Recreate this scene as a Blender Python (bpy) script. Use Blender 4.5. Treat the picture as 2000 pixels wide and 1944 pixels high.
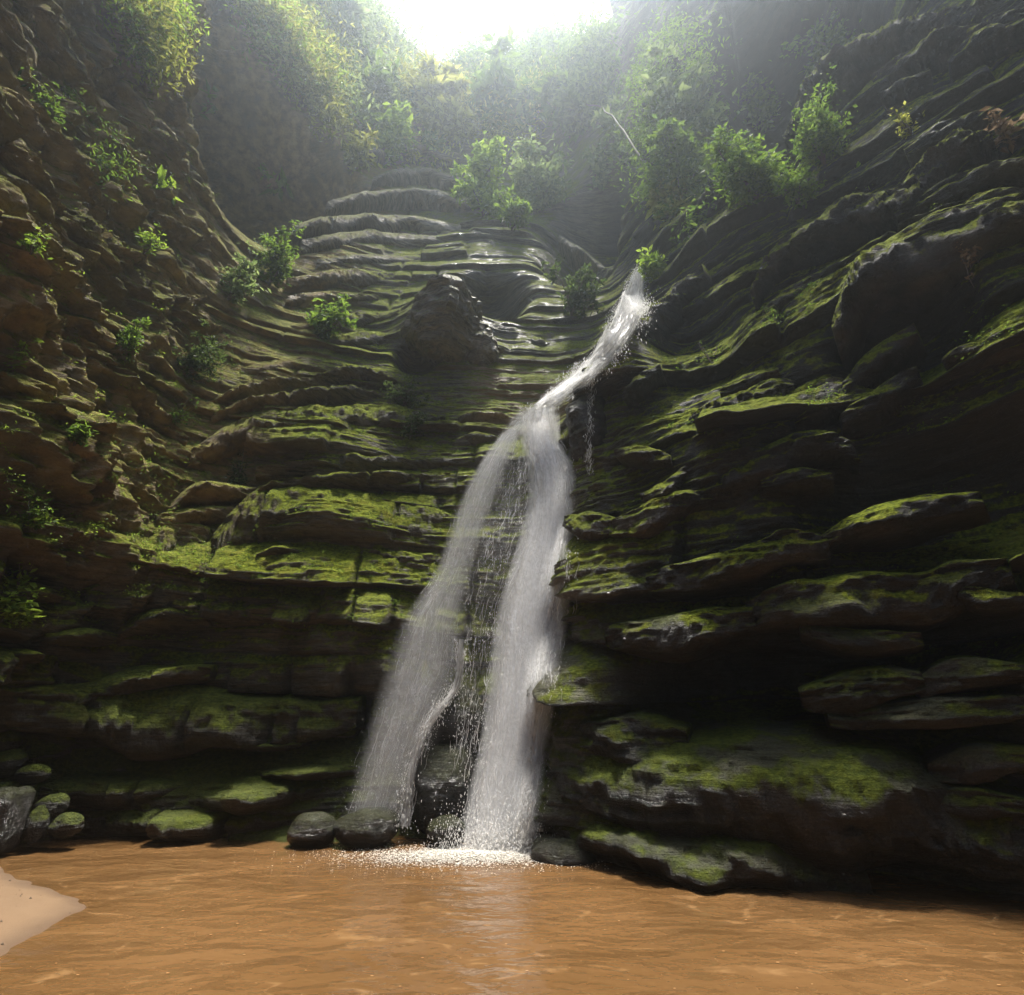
import bpy, bmesh, math, random
import numpy as np
from mathutils import Vector
from mathutils.bvhtree import BVHTree

for o in list(bpy.data.objects):
    bpy.data.objects.remove(o)
scene = bpy.context.scene
COL = scene.collection

# ---------------------------------------------------------------- camera
PITCH = math.radians(23.2)
CAM = np.array([0.0, 0.0, 1.6])
cam_data = bpy.data.cameras.new('camera')
cam_data.sensor_fit = 'HORIZONTAL'
cam_data.sensor_width = 36.0
cam_data.lens = 18.0
cam_data.clip_end = 1000.0
cam_data.clip_start = 0.05
cam = bpy.data.objects.new('camera', cam_data)
cam.location = CAM
cam.rotation_euler = (math.pi / 2 + PITCH, 0, 0)
COL.objects.link(cam)
scene.camera = cam

# ---------------------------------------------------------------- sky and sun
SUN_EL = math.radians(84.5)
SUN_AZ = math.radians(40.0)          # clockwise from +Y (towards +X)
sun_dir = Vector((math.sin(SUN_AZ) * math.cos(SUN_EL), math.cos(SUN_AZ) * math.cos(SUN_EL), math.sin(SUN_EL)))
world = bpy.data.worlds.new('World')
scene.world = world
world.use_nodes = True
wn = world.node_tree
wn.nodes.clear()
sky = wn.nodes.new('ShaderNodeTexSky')
sky.sky_type = 'NISHITA'
sky.sun_disc = False
sky.sun_elevation = SUN_EL
sky.sun_rotation = SUN_AZ
sky.air_density = 1.0
sky.dust_density = 2.5
sky.ozone_density = 1.0
bg = wn.nodes.new('ShaderNodeBackground')
bg.inputs['Strength'].default_value = 0.15
wo = wn.nodes.new('ShaderNodeOutputWorld')
wn.links.new(sky.outputs[0], bg.inputs['Color'])
wn.links.new(bg.outputs[0], wo.inputs['Surface'])

sun_data = bpy.data.lights.new('sun', 'SUN')
sun_data.energy = 5.0
sun_data.angle = math.radians(9.0)
sun_data.color = (1.0, 0.95, 0.87)
sun = bpy.data.objects.new('sun', sun_data)
sun.rotation_euler = sun_dir.to_track_quat('Z', 'Y').to_euler()
sun.location = (3, 12, 60)
COL.objects.link(sun)

scene.view_settings.view_transform = 'Standard'
scene.view_settings.look = 'None'
scene.view_settings.gamma = 1.0
scene.view_settings.exposure = 1.3
scene.view_settings.use_curve_mapping = False
scene.render.engine = 'CYCLES'
scene.cycles.use_denoising = True
scene.cycles.max_bounces = 7
scene.cycles.diffuse_bounces = 2
scene.cycles.glossy_bounces = 2
scene.cycles.transmission_bounces = 3
scene.cycles.transparent_max_bounces = 24
scene.cycles.volume_bounces = 2
scene.cycles.caustics_reflective = False
scene.cycles.caustics_refractive = False
scene.cycles.sample_clamp_indirect = 4.0
HAZE_DENSITY = 0.0031
HAZE_ANISO = 0.85

# ---------------------------------------------------------------- helpers
rng = np.random.default_rng(7)
random.seed(7)


def _hash(ix, iy, iz, seed):
    h = (ix.astype(np.int64) * 374761393 + iy.astype(np.int64) * 668265263 + iz.astype(np.int64) * 2147483647 + seed * 974634777) & 0xFFFFFFFF
    h = ((h ^ (h >> 13)) * 1274126177) & 0xFFFFFFFF
    h = ((h ^ (h >> 16)) * 2246822519) & 0xFFFFFFFF
    return ((h ^ (h >> 15)) & 0xFFFFFF) / float(0xFFFFFF) * 2.0 - 1.0


def vnoise(x, y, z, seed=0):
    """smooth value noise in about -1..1"""
    x, y, z = np.broadcast_arrays(np.asarray(x, float), np.asarray(y, float), np.asarray(z, float))
    ix, iy, iz = np.floor(x).astype(np.int64), np.floor(y).astype(np.int64), np.floor(z).astype(np.int64)
    fx, fy, fz = x - ix, y - iy, z - iz
    fx = fx * fx * fx * (fx * (fx * 6 - 15) + 10)
    fy = fy * fy * fy * (fy * (fy * 6 - 15) + 10)
    fz = fz * fz * fz * (fz * (fz * 6 - 15) + 10)
    out = 0.0
    for a in (0, 1):
        wa = fx if a else 1 - fx
        for b in (0, 1):
            wb = fy if b else 1 - fy
            for c in (0, 1):
                wc = fz if c else 1 - fz
                out = out + wa * wb * wc * _hash(ix + a, iy + b, iz + c, seed)
    return out


def fbm(x, y, z, octaves=4, seed=0, gain=0.5, lac=2.03):
    s, a, t = 0.0, 1.0, 0.0
    for k in range(octaves):
        s = s + a * vnoise(x * lac ** k + 13.7 * k, y * lac ** k + 7.1 * k, z * lac ** k + 3.3 * k, seed + k * 31)
        t += a
        a *= gain
    return s / t


def smooth(a, b, x):
    t = np.clip((x - a) / (b - a), 0, 1)
    return t * t * (3 - 2 * t)


def link(o, parent=None):
    COL.objects.link(o)
    if parent is not None:
        o.parent = parent
    return o


def mesh_obj(name, verts, faces, mat=None, parent=None, smooth_shade=True):
    """verts (n,3), faces (m,3|4) -> one mesh object"""
    me = bpy.data.meshes.new(name)
    verts = np.asarray(verts, np.float32)
    faces = np.asarray(faces, np.int32)
    k = faces.shape[1]
    me.vertices.add(len(verts))
    me.vertices.foreach_set('co', verts.ravel())
    me.loops.add(faces.size)
    me.loops.foreach_set('vertex_index', faces.ravel())
    me.polygons.add(len(faces))
    me.polygons.foreach_set('loop_start', np.arange(0, faces.size, k, dtype=np.int32))
    me.polygons.foreach_set('loop_total', np.full(len(faces), k, np.int32))
    me.polygons.foreach_set('use_smooth', np.full(len(faces), bool(smooth_shade)))
    me.update(calc_edges=True)
    if mat is not None:
        me.materials.append(mat)
    o = bpy.data.objects.new(name, me)
    return link(o, parent)


def tag(o, label=None, category=None, group=None, kind=None):
    if label:
        o['label'] = label
    if category:
        o['category'] = category
    if group:
        o['group'] = group
    if kind:
        o['kind'] = kind
    return o


def grid_faces(nr, nc, wrap=False):
    r = np.arange(nr - 1)[:, None]
    cmax = nc if wrap else nc - 1
    c = np.arange(cmax)[None, :]
    c2 = (c + 1) % nc
    a = r * nc + c
    b = r * nc + c2
    d = (r + 1) * nc + c2
    e = (r + 1) * nc + c
    return np.stack([a, b, d, e], -1).reshape(-1, 4)


def ray(px, py):
    """photo pixel (2000 x 1944) -> unit world direction from the camera"""
    x = (px - 1000.0) / 1000.0
    u = (972.0 - py) / 1000.0
    d = np.array([x, math.cos(PITCH) - u * math.sin(PITCH), math.sin(PITCH) + u * math.cos(PITCH)])
    return d / np.linalg.norm(d)


def at(px, py, Y):
    d = ray(px, py)
    return CAM + d * (Y / d[1])


# ---------------------------------------------------------------- materials
def new_mat(name):
    m = bpy.data.materials.new(name)
    m.use_nodes = True
    nt = m.node_tree
    nt.nodes.clear()
    return m, nt


class NT:
    """small node helper"""
    def __init__(self, nt):
        self.nt = nt

    def n(self, typ, **kw):
        nd = self.nt.nodes.new(typ)
        for k, v in kw.items():
            setattr(nd, k, v)
        return nd

    def l(self, a, b):
        self.nt.links.new(a, b)

    def math(self, op, a, b=None, c=None, clamp=False):
        nd = self.n('ShaderNodeMath', operation=op, use_clamp=clamp)
        for i, v in enumerate((a, b, c)):
            if v is None:
                continue
            if isinstance(v, (int, float)):
                nd.inputs[i].default_value = v
            else:
                self.l(v, nd.inputs[i])
        return nd.outputs[0]

    def noise(self, vec, scale, detail=4.0, rough=0.55, dist=0.0):
        nd = self.n('ShaderNodeTexNoise')
        nd.inputs['Scale'].default_value = scale
        nd.inputs['Detail'].default_value = detail
        nd.inputs['Roughness'].default_value = rough
        nd.inputs['Distortion'].default_value = dist
        if vec is not None:
            self.l(vec, nd.inputs['Vector'])
        return nd.outputs['Fac']

    def mapping(self, vec, scale=(1, 1, 1), loc=(0, 0, 0), rot=(0, 0, 0)):
        nd = self.n('ShaderNodeMapping')
        nd.inputs['Scale'].default_value = scale
        nd.inputs['Location'].default_value = loc
        nd.inputs['Rotation'].default_value = rot
        self.l(vec, nd.inputs['Vector'])
        return nd.outputs[0]

    def rng(self, v, a, b, c=0.0, d=1.0, typ='SMOOTHSTEP'):
        nd = self.n('ShaderNodeMapRange', interpolation_type=typ)
        nd.inputs['From Min'].default_value = a
        nd.inputs['From Max'].default_value = b
        nd.inputs['To Min'].default_value = c
        nd.inputs['To Max'].default_value = d
        self.l(v, nd.inputs['Value'])
        return nd.outputs[0]

    def mix(self, fac, a, b):
        nd = self.n('ShaderNodeMix', data_type='RGBA')
        for i, v in ((0, fac), (6, a), (7, b)):
            if isinstance(v, (tuple, list)):
                nd.inputs[i].default_value = (*v[:3], 1)
            elif isinstance(v, (int, float)):
                nd.inputs[i].default_value = v
            else:
                self.l(v, nd.inputs[i])
        return nd.outputs[2]

    def bump(self, h, strength, dist, normal=None):
        nd = self.n('ShaderNodeBump')
        nd.inputs['Strength'].default_value = strength
        nd.inputs['Distance'].default_value = dist
        self.l(h, nd.inputs['Height'])
        if normal is not None:
            self.l(normal, nd.inputs['Normal'])
        return nd.outputs[0]

    def out(self, shader, vol=None):
        o = self.n('ShaderNodeOutputMaterial')
        if shader is not None:
            self.l(shader, o.inputs['Surface'])
        if vol is not None:
            self.l(vol, o.inputs['Volume'])


def rock_material(name, moss=1.0, wet=0.0, rock_a=(0.16, 0.13, 0.075), rock_b=(0.065, 0.054, 0.034), ochre=True):
    m, nt = new_mat(name)
    N = NT(nt)
    geo = N.n('ShaderNodeNewGeometry')
    pos, nor = geo.outputs['Position'], geo.outputs['Normal']
    sx = N.n('ShaderNodeSeparateXYZ'); N.l(pos, sx.inputs[0])
    sn = N.n('ShaderNodeSeparateXYZ'); N.l(nor, sn.inputs[0])
    lam = N.mapping(pos, (0.6, 0.6, 5.0))
    n_big = N.noise(pos, 0.55, 4, 0.6)
    n_mid = N.noise(pos, 2.6, 5, 0.6)
    n_fine = N.noise(pos, 17.0, 5, 0.65)
    n_lam = N.noise(lam, 1.6, 6, 0.65, 0.4)
    n_thin = N.noise(N.mapping(pos, (1.1, 1.1, 17.0)), 1.5, 5, 0.7, 0.8)
    col = N.mix(N.rng(n_lam, 0.32, 0.68), rock_b, rock_a)
    col = N.mix(N.rng(n_thin, 0.52, 0.40, 0, 0.7), col, (0.012, 0.010, 0.008))
    col = N.mix(N.rng(N.noise(pos, 9.0, 4, 0.7), 0.60, 0.75, 0, 0.5), col, (0.17, 0.15, 0.12))
    col = N.mix(N.rng(n_big, 0.45, 0.7, 0, 0.55), col, (0.14, 0.11, 0.08))
    if ochre:
        # iron-stained sandstone of the drier left wall
        zone = N.math('MULTIPLY', N.rng(sx.outputs[0], -4.6, -6.4), N.rng(sx.outputs[2], 3.2, 5.5))
        oc = N.mix(N.rng(n_mid, 0.35, 0.7), (0.21, 0.145, 0.060), (0.37, 0.26, 0.114))
        oc = N.mix(N.rng(n_big, 0.5, 0.62, 0, 0.6), oc, (0.09, 0.075, 0.035))
        col = N.mix(N.math('MULTIPLY', zone, N.rng(n_mid, 0.25, 0.55, 0.35, 1.0)), col, oc)
        # tan block faces beside the stream
        tan = N.math('MULTIPLY', N.math('MULTIPLY', N.rng(sx.outputs[0], -1.6, -0.4), N.rng(sx.outputs[0], 2.6, 1.2)),
                     N.math('MULTIPLY', N.rng(sx.outputs[2], 7.9, 8.6), N.rng(sx.outputs[2], 11.6, 10.6)))
        col = N.mix(N.math('MULTIPLY', tan, 0.75), col, (0.30, 0.19, 0.10))
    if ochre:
        # shade of the right-hand wall, painted near-black into the rock colour
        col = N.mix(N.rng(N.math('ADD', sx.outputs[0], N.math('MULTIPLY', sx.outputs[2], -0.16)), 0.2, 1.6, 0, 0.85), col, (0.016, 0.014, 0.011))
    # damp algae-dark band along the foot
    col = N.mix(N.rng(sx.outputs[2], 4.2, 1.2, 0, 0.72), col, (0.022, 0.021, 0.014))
    # red-brown stain on undersides and dark lichen spots
    col = N.mix(N.rng(n_fine, 0.60, 0.74, 0, 0.6), col, (0.035, 0.03, 0.024))
    # moss on whatever faces up
    mf = N.math('ADD', sn.outputs[2], N.math('MULTIPLY', N.math('SUBTRACT', n_mid, 0.5), 0.9))
    mf = N.math('ADD', mf, N.math('MULTIPLY', N.math('SUBTRACT', n_big, 0.5), 0.8))
    mf = N.math('ADD', mf, N.math('MULTIPLY', N.math('SUBTRACT', n_fine, 0.5), 0.6))
    mossf = N.rng(mf, 0.02 if ochre else 0.10, 0.46, 0, moss)
    patch = N.rng(N.noise(pos, 1.5, 4, 0.6), 0.44, 0.56, 0.25, 1.0)
    mossf = N.math('MULTIPLY', mossf, N.math('MAXIMUM', patch, N.math('MAXIMUM', N.rng(sx.outputs[2], 1.8, 4.0), N.rng(sx.outputs[0], 0.5, -1.0, 0, 0.85))))
    if ochre:
        mossf = N.math('MULTIPLY', mossf, N.math('SUBTRACT', 1.0, N.math('MULTIPLY', zone, 0.28)))
    mcol = N.mix(N.rng(n_fine, 0.3, 0.7), (0.045, 0.065, 0.007), (0.19, 0.22, 0.018))
    mcol = N.mix(N.rng(n_mid, 0.5, 0.75, 0, 0.6), mcol, (0.17, 0.15, 0.022))
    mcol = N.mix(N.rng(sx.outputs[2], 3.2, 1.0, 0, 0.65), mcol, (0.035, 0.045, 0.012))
    col = N.mix(mossf, col, mcol)
    bs = N.n('ShaderNodeBsdfPrincipled')
    N.l(col, bs.inputs['Base Color'])
    # wetness by the fall and low down
    dx = N.math('ABSOLUTE', N.math('SUBTRACT', sx.outputs[0], 0.0))
    wetf = N.math('MAXIMUM', N.rng(dx, 4.2, 1.2), N.rng(sx.outputs[2], 1.4, 0.2))
    rough = N.math('SUBTRACT', 0.80, N.math('MULTIPLY', wetf, 0.42))
    rough = N.math('ADD', rough, N.math('MULTIPLY', N.math('SUBTRACT', n_mid, 0.5), 0.5))
    rough = N.math('ADD', rough, N.math('MULTIPLY', mossf, 0.45))
    if wet:
        rough = N.math('SUBTRACT', rough, wet)
    rough = N.math('MAXIMUM', rough, 0.12)
    N.l(rough, bs.inputs['Roughness'])
    N.l(N.math('SUBTRACT', 0.45, N.math('MULTIPLY', mossf, 0.35)), bs.inputs['Specular IOR Level'])
    h1 = N.math('ADD', N.math('MULTIPLY', n_lam, 1.0), N.math('ADD', N.math('MULTIPLY', n_mid, 0.7), N.math('MULTIPLY', n_thin, 0.55)))
    b1 = N.bump(h1, 1.0, 0.14)
    b2 = N.bump(N.math('ADD', n_fine, N.math('MULTIPLY', N.noise(pos, 60.0, 3, 0.6), 0.5)), 0.9, 0.045, b1)
    N.l(b2, bs.inputs['Normal'])
    N.out(bs.outputs[0])
    return m


M = {}
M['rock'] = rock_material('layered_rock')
M['wet_rock'] = rock_material('wet_dark_rock', moss=0.25, wet=0.35, rock_a=(0.03, 0.027, 0.024), rock_b=(0.012, 0.011, 0.010), ochre=False)
M['pale_rock'] = rock_material('pale_bedded_rock', moss=0.6, rock_a=(0.27, 0.225, 0.15), rock_b=(0.11, 0.09, 0.06), ochre=False)
M['mossy_rock'] = rock_material('mossy_rock', moss=1.0, rock_a=(0.040, 0.033, 0.023), rock_b=(0.014, 0.012, 0.009), ochre=False)

# ---------------------------------------------------------------- the gorge: a wall that curves round the pool
HZ = np.array([-1.5, 0.0, 4.0, 8.0, 12.0, 16.0, 22.0, 30.0, 40.0, 66.0])
# plan position (x, y) of each column at those heights
COLS = [
    ([(-2, -13)] * 10, 26),
    ([(-8, -9)] * 4 + [(-8.3, -9.3)] * 6, 28),
    ([(-7, 0), (-7, 0), (-6.9, 0), (-7, 0), (-7.6, 0), (-8.2, 0), (-9.2, 0), (-10.5, 0), (-12, 0), (-13, 0)], 25),
    ([(-7.0, 5), (-7.0, 5), (-7.0, 5), (-7.6, 5.2), (-8.5, 5.5), (-9.5, 5.9), (-11.1, 6.4), (-13.3, 7), (-16, 7.5), (-20, 8)], 34),
    ([(-7.0, 7.3), (-7.0, 7.3), (-6.9, 7.5), (-7.5, 7.9), (-8.4, 8.3), (-9.3, 8.8), (-10.7, 9.7), (-12.5, 10.9), (-15, 12.2), (-19, 14)], 46),
    ([(-6.0, 8.75), (-6.0, 8.75), (-6.0, 9.1), (-6.7, 9.8), (-7.4, 10.7), (-8.1, 11.6), (-9.1, 13.0), (-10.2, 15), (-11.5, 17.6), (-14, 24)], 52),
    ([(-3.5, 8.9), (-3.5, 8.9), (-3.6, 9.5), (-4, 10.7), (-4.4, 12.0), (-4.8, 13.3), (-5.2, 15.2), (-5.7, 17.7), (-6.3, 20.7), (-7, 28)], 57),
    ([(-1.2, 8.8), (-1.2, 8.8), (-1.3, 9.8), (-1.4, 11.0), (-1.6, 12.3), (-2, 13.6), (-2.6, 15.5), (-3.3, 18.0), (-4.0, 21.0), (-4.6, 28)], 57.0),
    ([(0.1, 8.5), (0.1, 8.5), (0.3, 9.7), (0.7, 10.9), (2.3, 12.4), (3.1, 13.7), (2.6, 15.6), (1.5, 18.2), (0.5, 21.3), (0.0, 28)], 67),
    ([(0.9, 7.5), (0.9, 7.5), (1.15, 7.9), (1.7, 8.7), (3.4, 10.0), (4.4, 11.0), (5.0, 12.8), (5.4, 15.0), (5.7, 17.4), (6, 22)], 72),
    ([(3.0, 6.45), (3.0, 6.45), (3.2, 6.6), (4.2, 7.2), (5.1, 7.9), (5.9, 8.5), (6.9, 9.4), (8.0, 10.8), (9.4, 12.6), (11, 16)], 66),
    ([(5.0, 5.2), (5.0, 5.2), (5.2, 5.3), (6.1, 5.6), (7.0, 6.1), (7.8, 6.5), (8.9, 7.1), (10.3, 8.0), (12, 9), (14, 10)], 42),
    ([(7.5, 2), (7.5, 2), (7.6, 2), (8.8, 2), (10, 2.1), (11.2, 2.2), (12.8, 2.6), (14.5, 3), (16, 3), (17, 3)], 27),
    ([(8.5, -6)] * 4 + [(9, -6)] * 6, 28),
    ([(2.5, -13)] * 10, 26),
]
CP = np.array([c[0] for c in COLS], float)          # (ncol, nh, 2)
ZMAX = np.array([c[1] for c in COLS], float)
NC = len(COLS)


def catmull(P, t):
    """P (n, k), t in 0..n-1"""
    n = len(P)
    i = np.clip(np.floor(t).astype(int), 0, n - 2)
    f = (t - i)[:, None]
    p0, p1, p2, p3 = P[np.clip(i - 1, 0, n - 1)], P[i], P[i + 1], P[np.clip(i + 2, 0, n - 1)]
    return 0.5 * (2 * p1 + (p2 - p0) * f + (2 * p0 - 5 * p1 + 4 * p2 - p3) * f ** 2 + (3 * p1 - p0 - 3 * p2 + p3) * f ** 3)


# fine column table with a parameter proportional to length along the wall
_tt = np.linspace(0, NC - 1, 1400)
_flat = catmull(CP.reshape(NC, -1), _tt).reshape(len(_tt), len(HZ), 2)
_zm = np.interp(_tt, *np.array([(0, 26), (1, 28), (2, 27), (3, 36), (4, 50), (5, 59), (5.5, 57), (6, 54.5), (6.6, 53), (7, 54), (7.4, 60), (8, 62), (8.45, 61), (8.8, 60), (8.95, 60), (9.2, 64), (10, 60), (11, 44), (12, 28), (13, 28), (14, 26)]).T)
_mid = _flat[:, 2]
_S = np.concatenate([[0], np.cumsum(np.linalg.norm(np.diff(_mid, axis=0), axis=1))])
S_COL = np.interp(np.arange(NC), _tt, _S)


def wall_base(s, z):
    """s, z flat arrays -> (n,3) smooth wall position; rim bends outwards into a plateau"""
    idx = np.interp(s, _S, np.arange(len(_S)))
    i0 = np.clip(np.floor(idx).astype(int), 0, len(_S) - 2)
    f = idx - i0
    zm = _zm[i0] * (1 - f) + _zm[i0 + 1] * f
    zz = np.minimum(z, zm)
    k = np.clip(np.searchsorted(HZ, zz) - 1, 0, len(HZ) - 2)
    g = (zz - HZ[k]) / (HZ[k + 1] - HZ[k])

    def col(i):
        def P(kk):
            return _flat[i, np.clip(kk, 0, len(HZ) - 1)]
        p1, p2 = P(k), P(k + 1)
        h = (HZ[k + 1] - HZ[k])[:, None]
        hp = (HZ[np.clip(k + 2, 0, len(HZ) - 1)] - HZ[k])[:, None]
        hm = (HZ[k + 1] - HZ[np.clip(k - 1, 0, len(HZ) - 1)])[:, None]
        m1 = (p2 - P(k - 1)) / hm * h
        m2 = (P(k + 2) - p1) / hp * h
        gg = g[:, None]
        return (2 * gg ** 3 - 3 * gg ** 2 + 1) * p1 + (gg ** 3 - 2 * gg ** 2 + gg) * m1 + (-2 * gg ** 3 + 3 * gg ** 2) * p2 + (gg ** 3 - gg ** 2) * m2
    xy = col(i0) * (1 - f[:, None]) + col(i0 + 1) * f[:, None]
    over = np.maximum(z - zm, 0)
    # outward direction in plan
    tang = _mid[np.clip(i0 + 6, 0, len(_S) - 1)] - _mid[np.clip(i0 - 6, 0, len(_S) - 1)]
    tang /= np.linalg.norm(tang, axis=1)[:, None] + 1e-9
    outw = np.stack([-tang[:, 1], tang[:, 0]], 1)
    lean = 0.05 * (np.clip(zz, 5.0, 24.0) - 5.0)
    front = smooth(S_COL[2] - 2, S_COL[3], s) * (1 - smooth(S_COL[11], S_COL[12] + 2, s))
    lean = lean * (0.45 + 0.55 * smooth(S_COL[4], S_COL[6], s))
    xy = xy + outw * (over * 1.6 + lean * front)[:, None]
    return np.column_stack([xy, zz + over * 0.25]), outw


def make_layers(seed, tmin, tmax):
    r = np.random.default_rng(seed)
    b = [-4.0]
    while b[-1] < 92:
        b.append(b[-1] + tmin + (tmax - tmin) * r.random() ** 1.6)
    b = np.array(b)
    return b, r.random(len(b)), r.random(len(b)), r.random(len(b))


LAY_FINE = make_layers(3, 0.30, 1.25)
LAY_THICK = make_layers(11, 0.65, 1.7)
LAY_LAM = make_layers(23, 0.045, 0.16)


def strata(s, z, layers, seed, block=1.0):
    """protrusion of bedded rock: sloping top, rounded nose, undercut; broken by vertical joints"""
    b, amp, wid, ph = layers
    i = np.clip(np.searchsorted(b, z) - 1, 0, len(b) - 2)
    th = b[i + 1] - b[i]
    f = (z - b[i]) / th
    nose = smooth(0.02, 0.22, f)
    top = 1 - 0.45 * np.clip((f - 0.17) / 0.83, 0, 1) - 0.38 * smooth(0.68, 1.0, f)
    prof = nose * top
    a = 0.25 + 0.75 * amp[i]
    a = a * np.clip(0.62 + 0.9 * vnoise(s * 0.33, i * 5.31, 0.5, seed), 0.03, 1.5)
    w = (0.7 + 2.2 * wid[i]) * block
    cu = s / w + ph[i] * 10 + 0.25 * vnoise(s * 0.8, i * 3.7, 1.5, seed + 1)
    ci = np.floor(cu)
    cf = cu - ci
    jog = _hash(ci, i, i * 0, seed + 2)
    edge = np.minimum(cf, 1 - cf) * w
    gap = 1 - 0.80 * np.exp(-(edge / 0.06) ** 2) * (_hash(ci, i, i * 0 + 3, seed) > -0.2)
    return th, prof * np.clip(a + 0.35 * jog, 0.02, 1.6) * gap


def big_relief(x, y, z):
    w = smooth(9, 20, z)
    return fbm(x * 0.33, y * 0.33, z * 0.30, 3, 81) * 0.55 * (1 - 0.7 * w) + fbm(x * 0.15, y * 0.15, z * 0.10, 2, 82) * 1.5 * w


# height of the rim, from the line the cliffs draw against the sky
SKYLINE = np.array([(-9000, -110), (700, -110), (735, -40), (752, 5), (780, 72), (832, 102), (870, 127), (905, 97), (940, 62), (1000, 50), (1060, 62), (1110, 72), (1165, 66), (1182, 40), (1192, 0), (1205, -80), (1240, -320), (9000, -320)], float)


def project(p):
    q = p - CAM
    dpt = q[:, 1] * math.cos(PITCH) + q[:, 2] * math.sin(PITCH)
    up = -q[:, 1] * math.sin(PITCH) + q[:, 2] * math.cos(PITCH)
    return 1000 + 1000 * q[:, 0] / dpt, 972 - 1000 * up / dpt


_ks = np.linspace(S_COL[3], S_COL[11], 300)
_kz = np.arange(14.0, 76.0, 0.5)
_zm_rule, _zm = _zm, np.full_like(_zm, 200.0)
_a, _b = np.meshgrid(_ks, _kz)
_p, _o = wall_base(_a.ravel(), _b.ravel())
_p[:, :2] -= _o * (big_relief(_p[:, 0], _p[:, 1], _b.ravel()) + 0.3)[:, None]
_px, _py = project(_p)
_above = (_py < np.interp(_px, SKYLINE[:, 0], SKYLINE[:, 1])).reshape(_a.shape)
_top = np.where(_above.any(0), _kz[np.argmax(_above, 0)], 72.0)
_zi = np.interp(_S, _ks, _top)
_wk = ((_S > S_COL[3]) & (_S < S_COL[11])).astype(float)
_zm = np.where(_wk > 0.5, np.minimum(_zi, 58), np.minimum(_zm_rule, np.where(_S < S_COL[5], _top[0], _top[-1])))
_zm = np.convolve(np.pad(_zm, 4, 'edge'), np.ones(9) / 9, 'valid')
print('rim', np.round(_top[::20], 1))

S0, S1 = S_COL[2] + 0.5, S_COL[12] - 0.5


# smooth version of the wall for placing things by sight line
s_lo, z_lo = np.linspace(S0, S1, 260), np.linspace(-1.5, 86, 340)
SL, ZL = np.meshgrid(s_lo, z_lo)
BV_SMOOTH = BVHTree.FromPolygons(wall_base(SL.ravel(), ZL.ravel())[0].tolist(), grid_faces(len(z_lo), len(s_lo)).tolist())


def hit(px, py, bvh=None):
    d = ray(px, py)
    h = (bvh or BV_SMOOTH).ray_cast(Vector(CAM), Vector(d), 200)
    if h[0] is None:
        return None, None
    n = np.array(h[1])
    if n @ d > 0:
        n = -n
    return np.array(h[0]), n


# hollows and shoulders of the gorge wall: (px, py, radius along wall, radius in height, depth outwards)
BUMPS = []
for px, py, rx, rz, a in [
    (505, 255, 1.5, 2.4, -3.2), (430, 110, 0.9, 2.6, -2.2), (1185, 400, 1.1, 1.8, -1.7), (955, 590, 0.75, 0.9, -1.1),
    (1150, 520, 0.9, 1.0, -0.8), (815, 700, 0.45, 0.5, -0.7), (1480, 90, 1.6, 3.0, -3.2), (1850, 930, 1.3, 0.8, -0.9),
    (1700, 1230, 1.4, 0.35, -0.7), (1420, 1340, 1.2, 0.5, -0.9), (1760, 640, 0.8, 0.8, -0.8), (1350, 640, 0.9, 1.5, -0.6),
    (290, 60, 0.8, 2.5, 0.8), (1290, 130, 1.2, 3.5, 0.6),
    (850, 640, 0.8, 0.8, 0.9), (600, 860, 2.2, 0.9, 0.55), (640, 1010, 1.5, 0.55, 0.6), (1230, 660, 0.45, 1.4, 0.9),
    (1420, 880, 1.0, 0.9, 0.7), (1750, 480, 1.3, 0.9, 0.9), (300, 1120, 1.2, 0.8, 0.5),
    (1060, 1140, 0.9, 1.3, -0.65), (920, 1200, 0.9, 1.3, -0.35), (150, 900, 1.0, 0.9, 0.7), (60, 620, 1.0, 1.0, 0.5),
]:
    c_, n_ = hit(px, py)
    if c_ is not None:
        k_ = max(1.0, np.linalg.norm(c_ - CAM) / 12.0)
        BUMPS.append((c_, rx * k_, rz * k_, a * k_))


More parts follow.
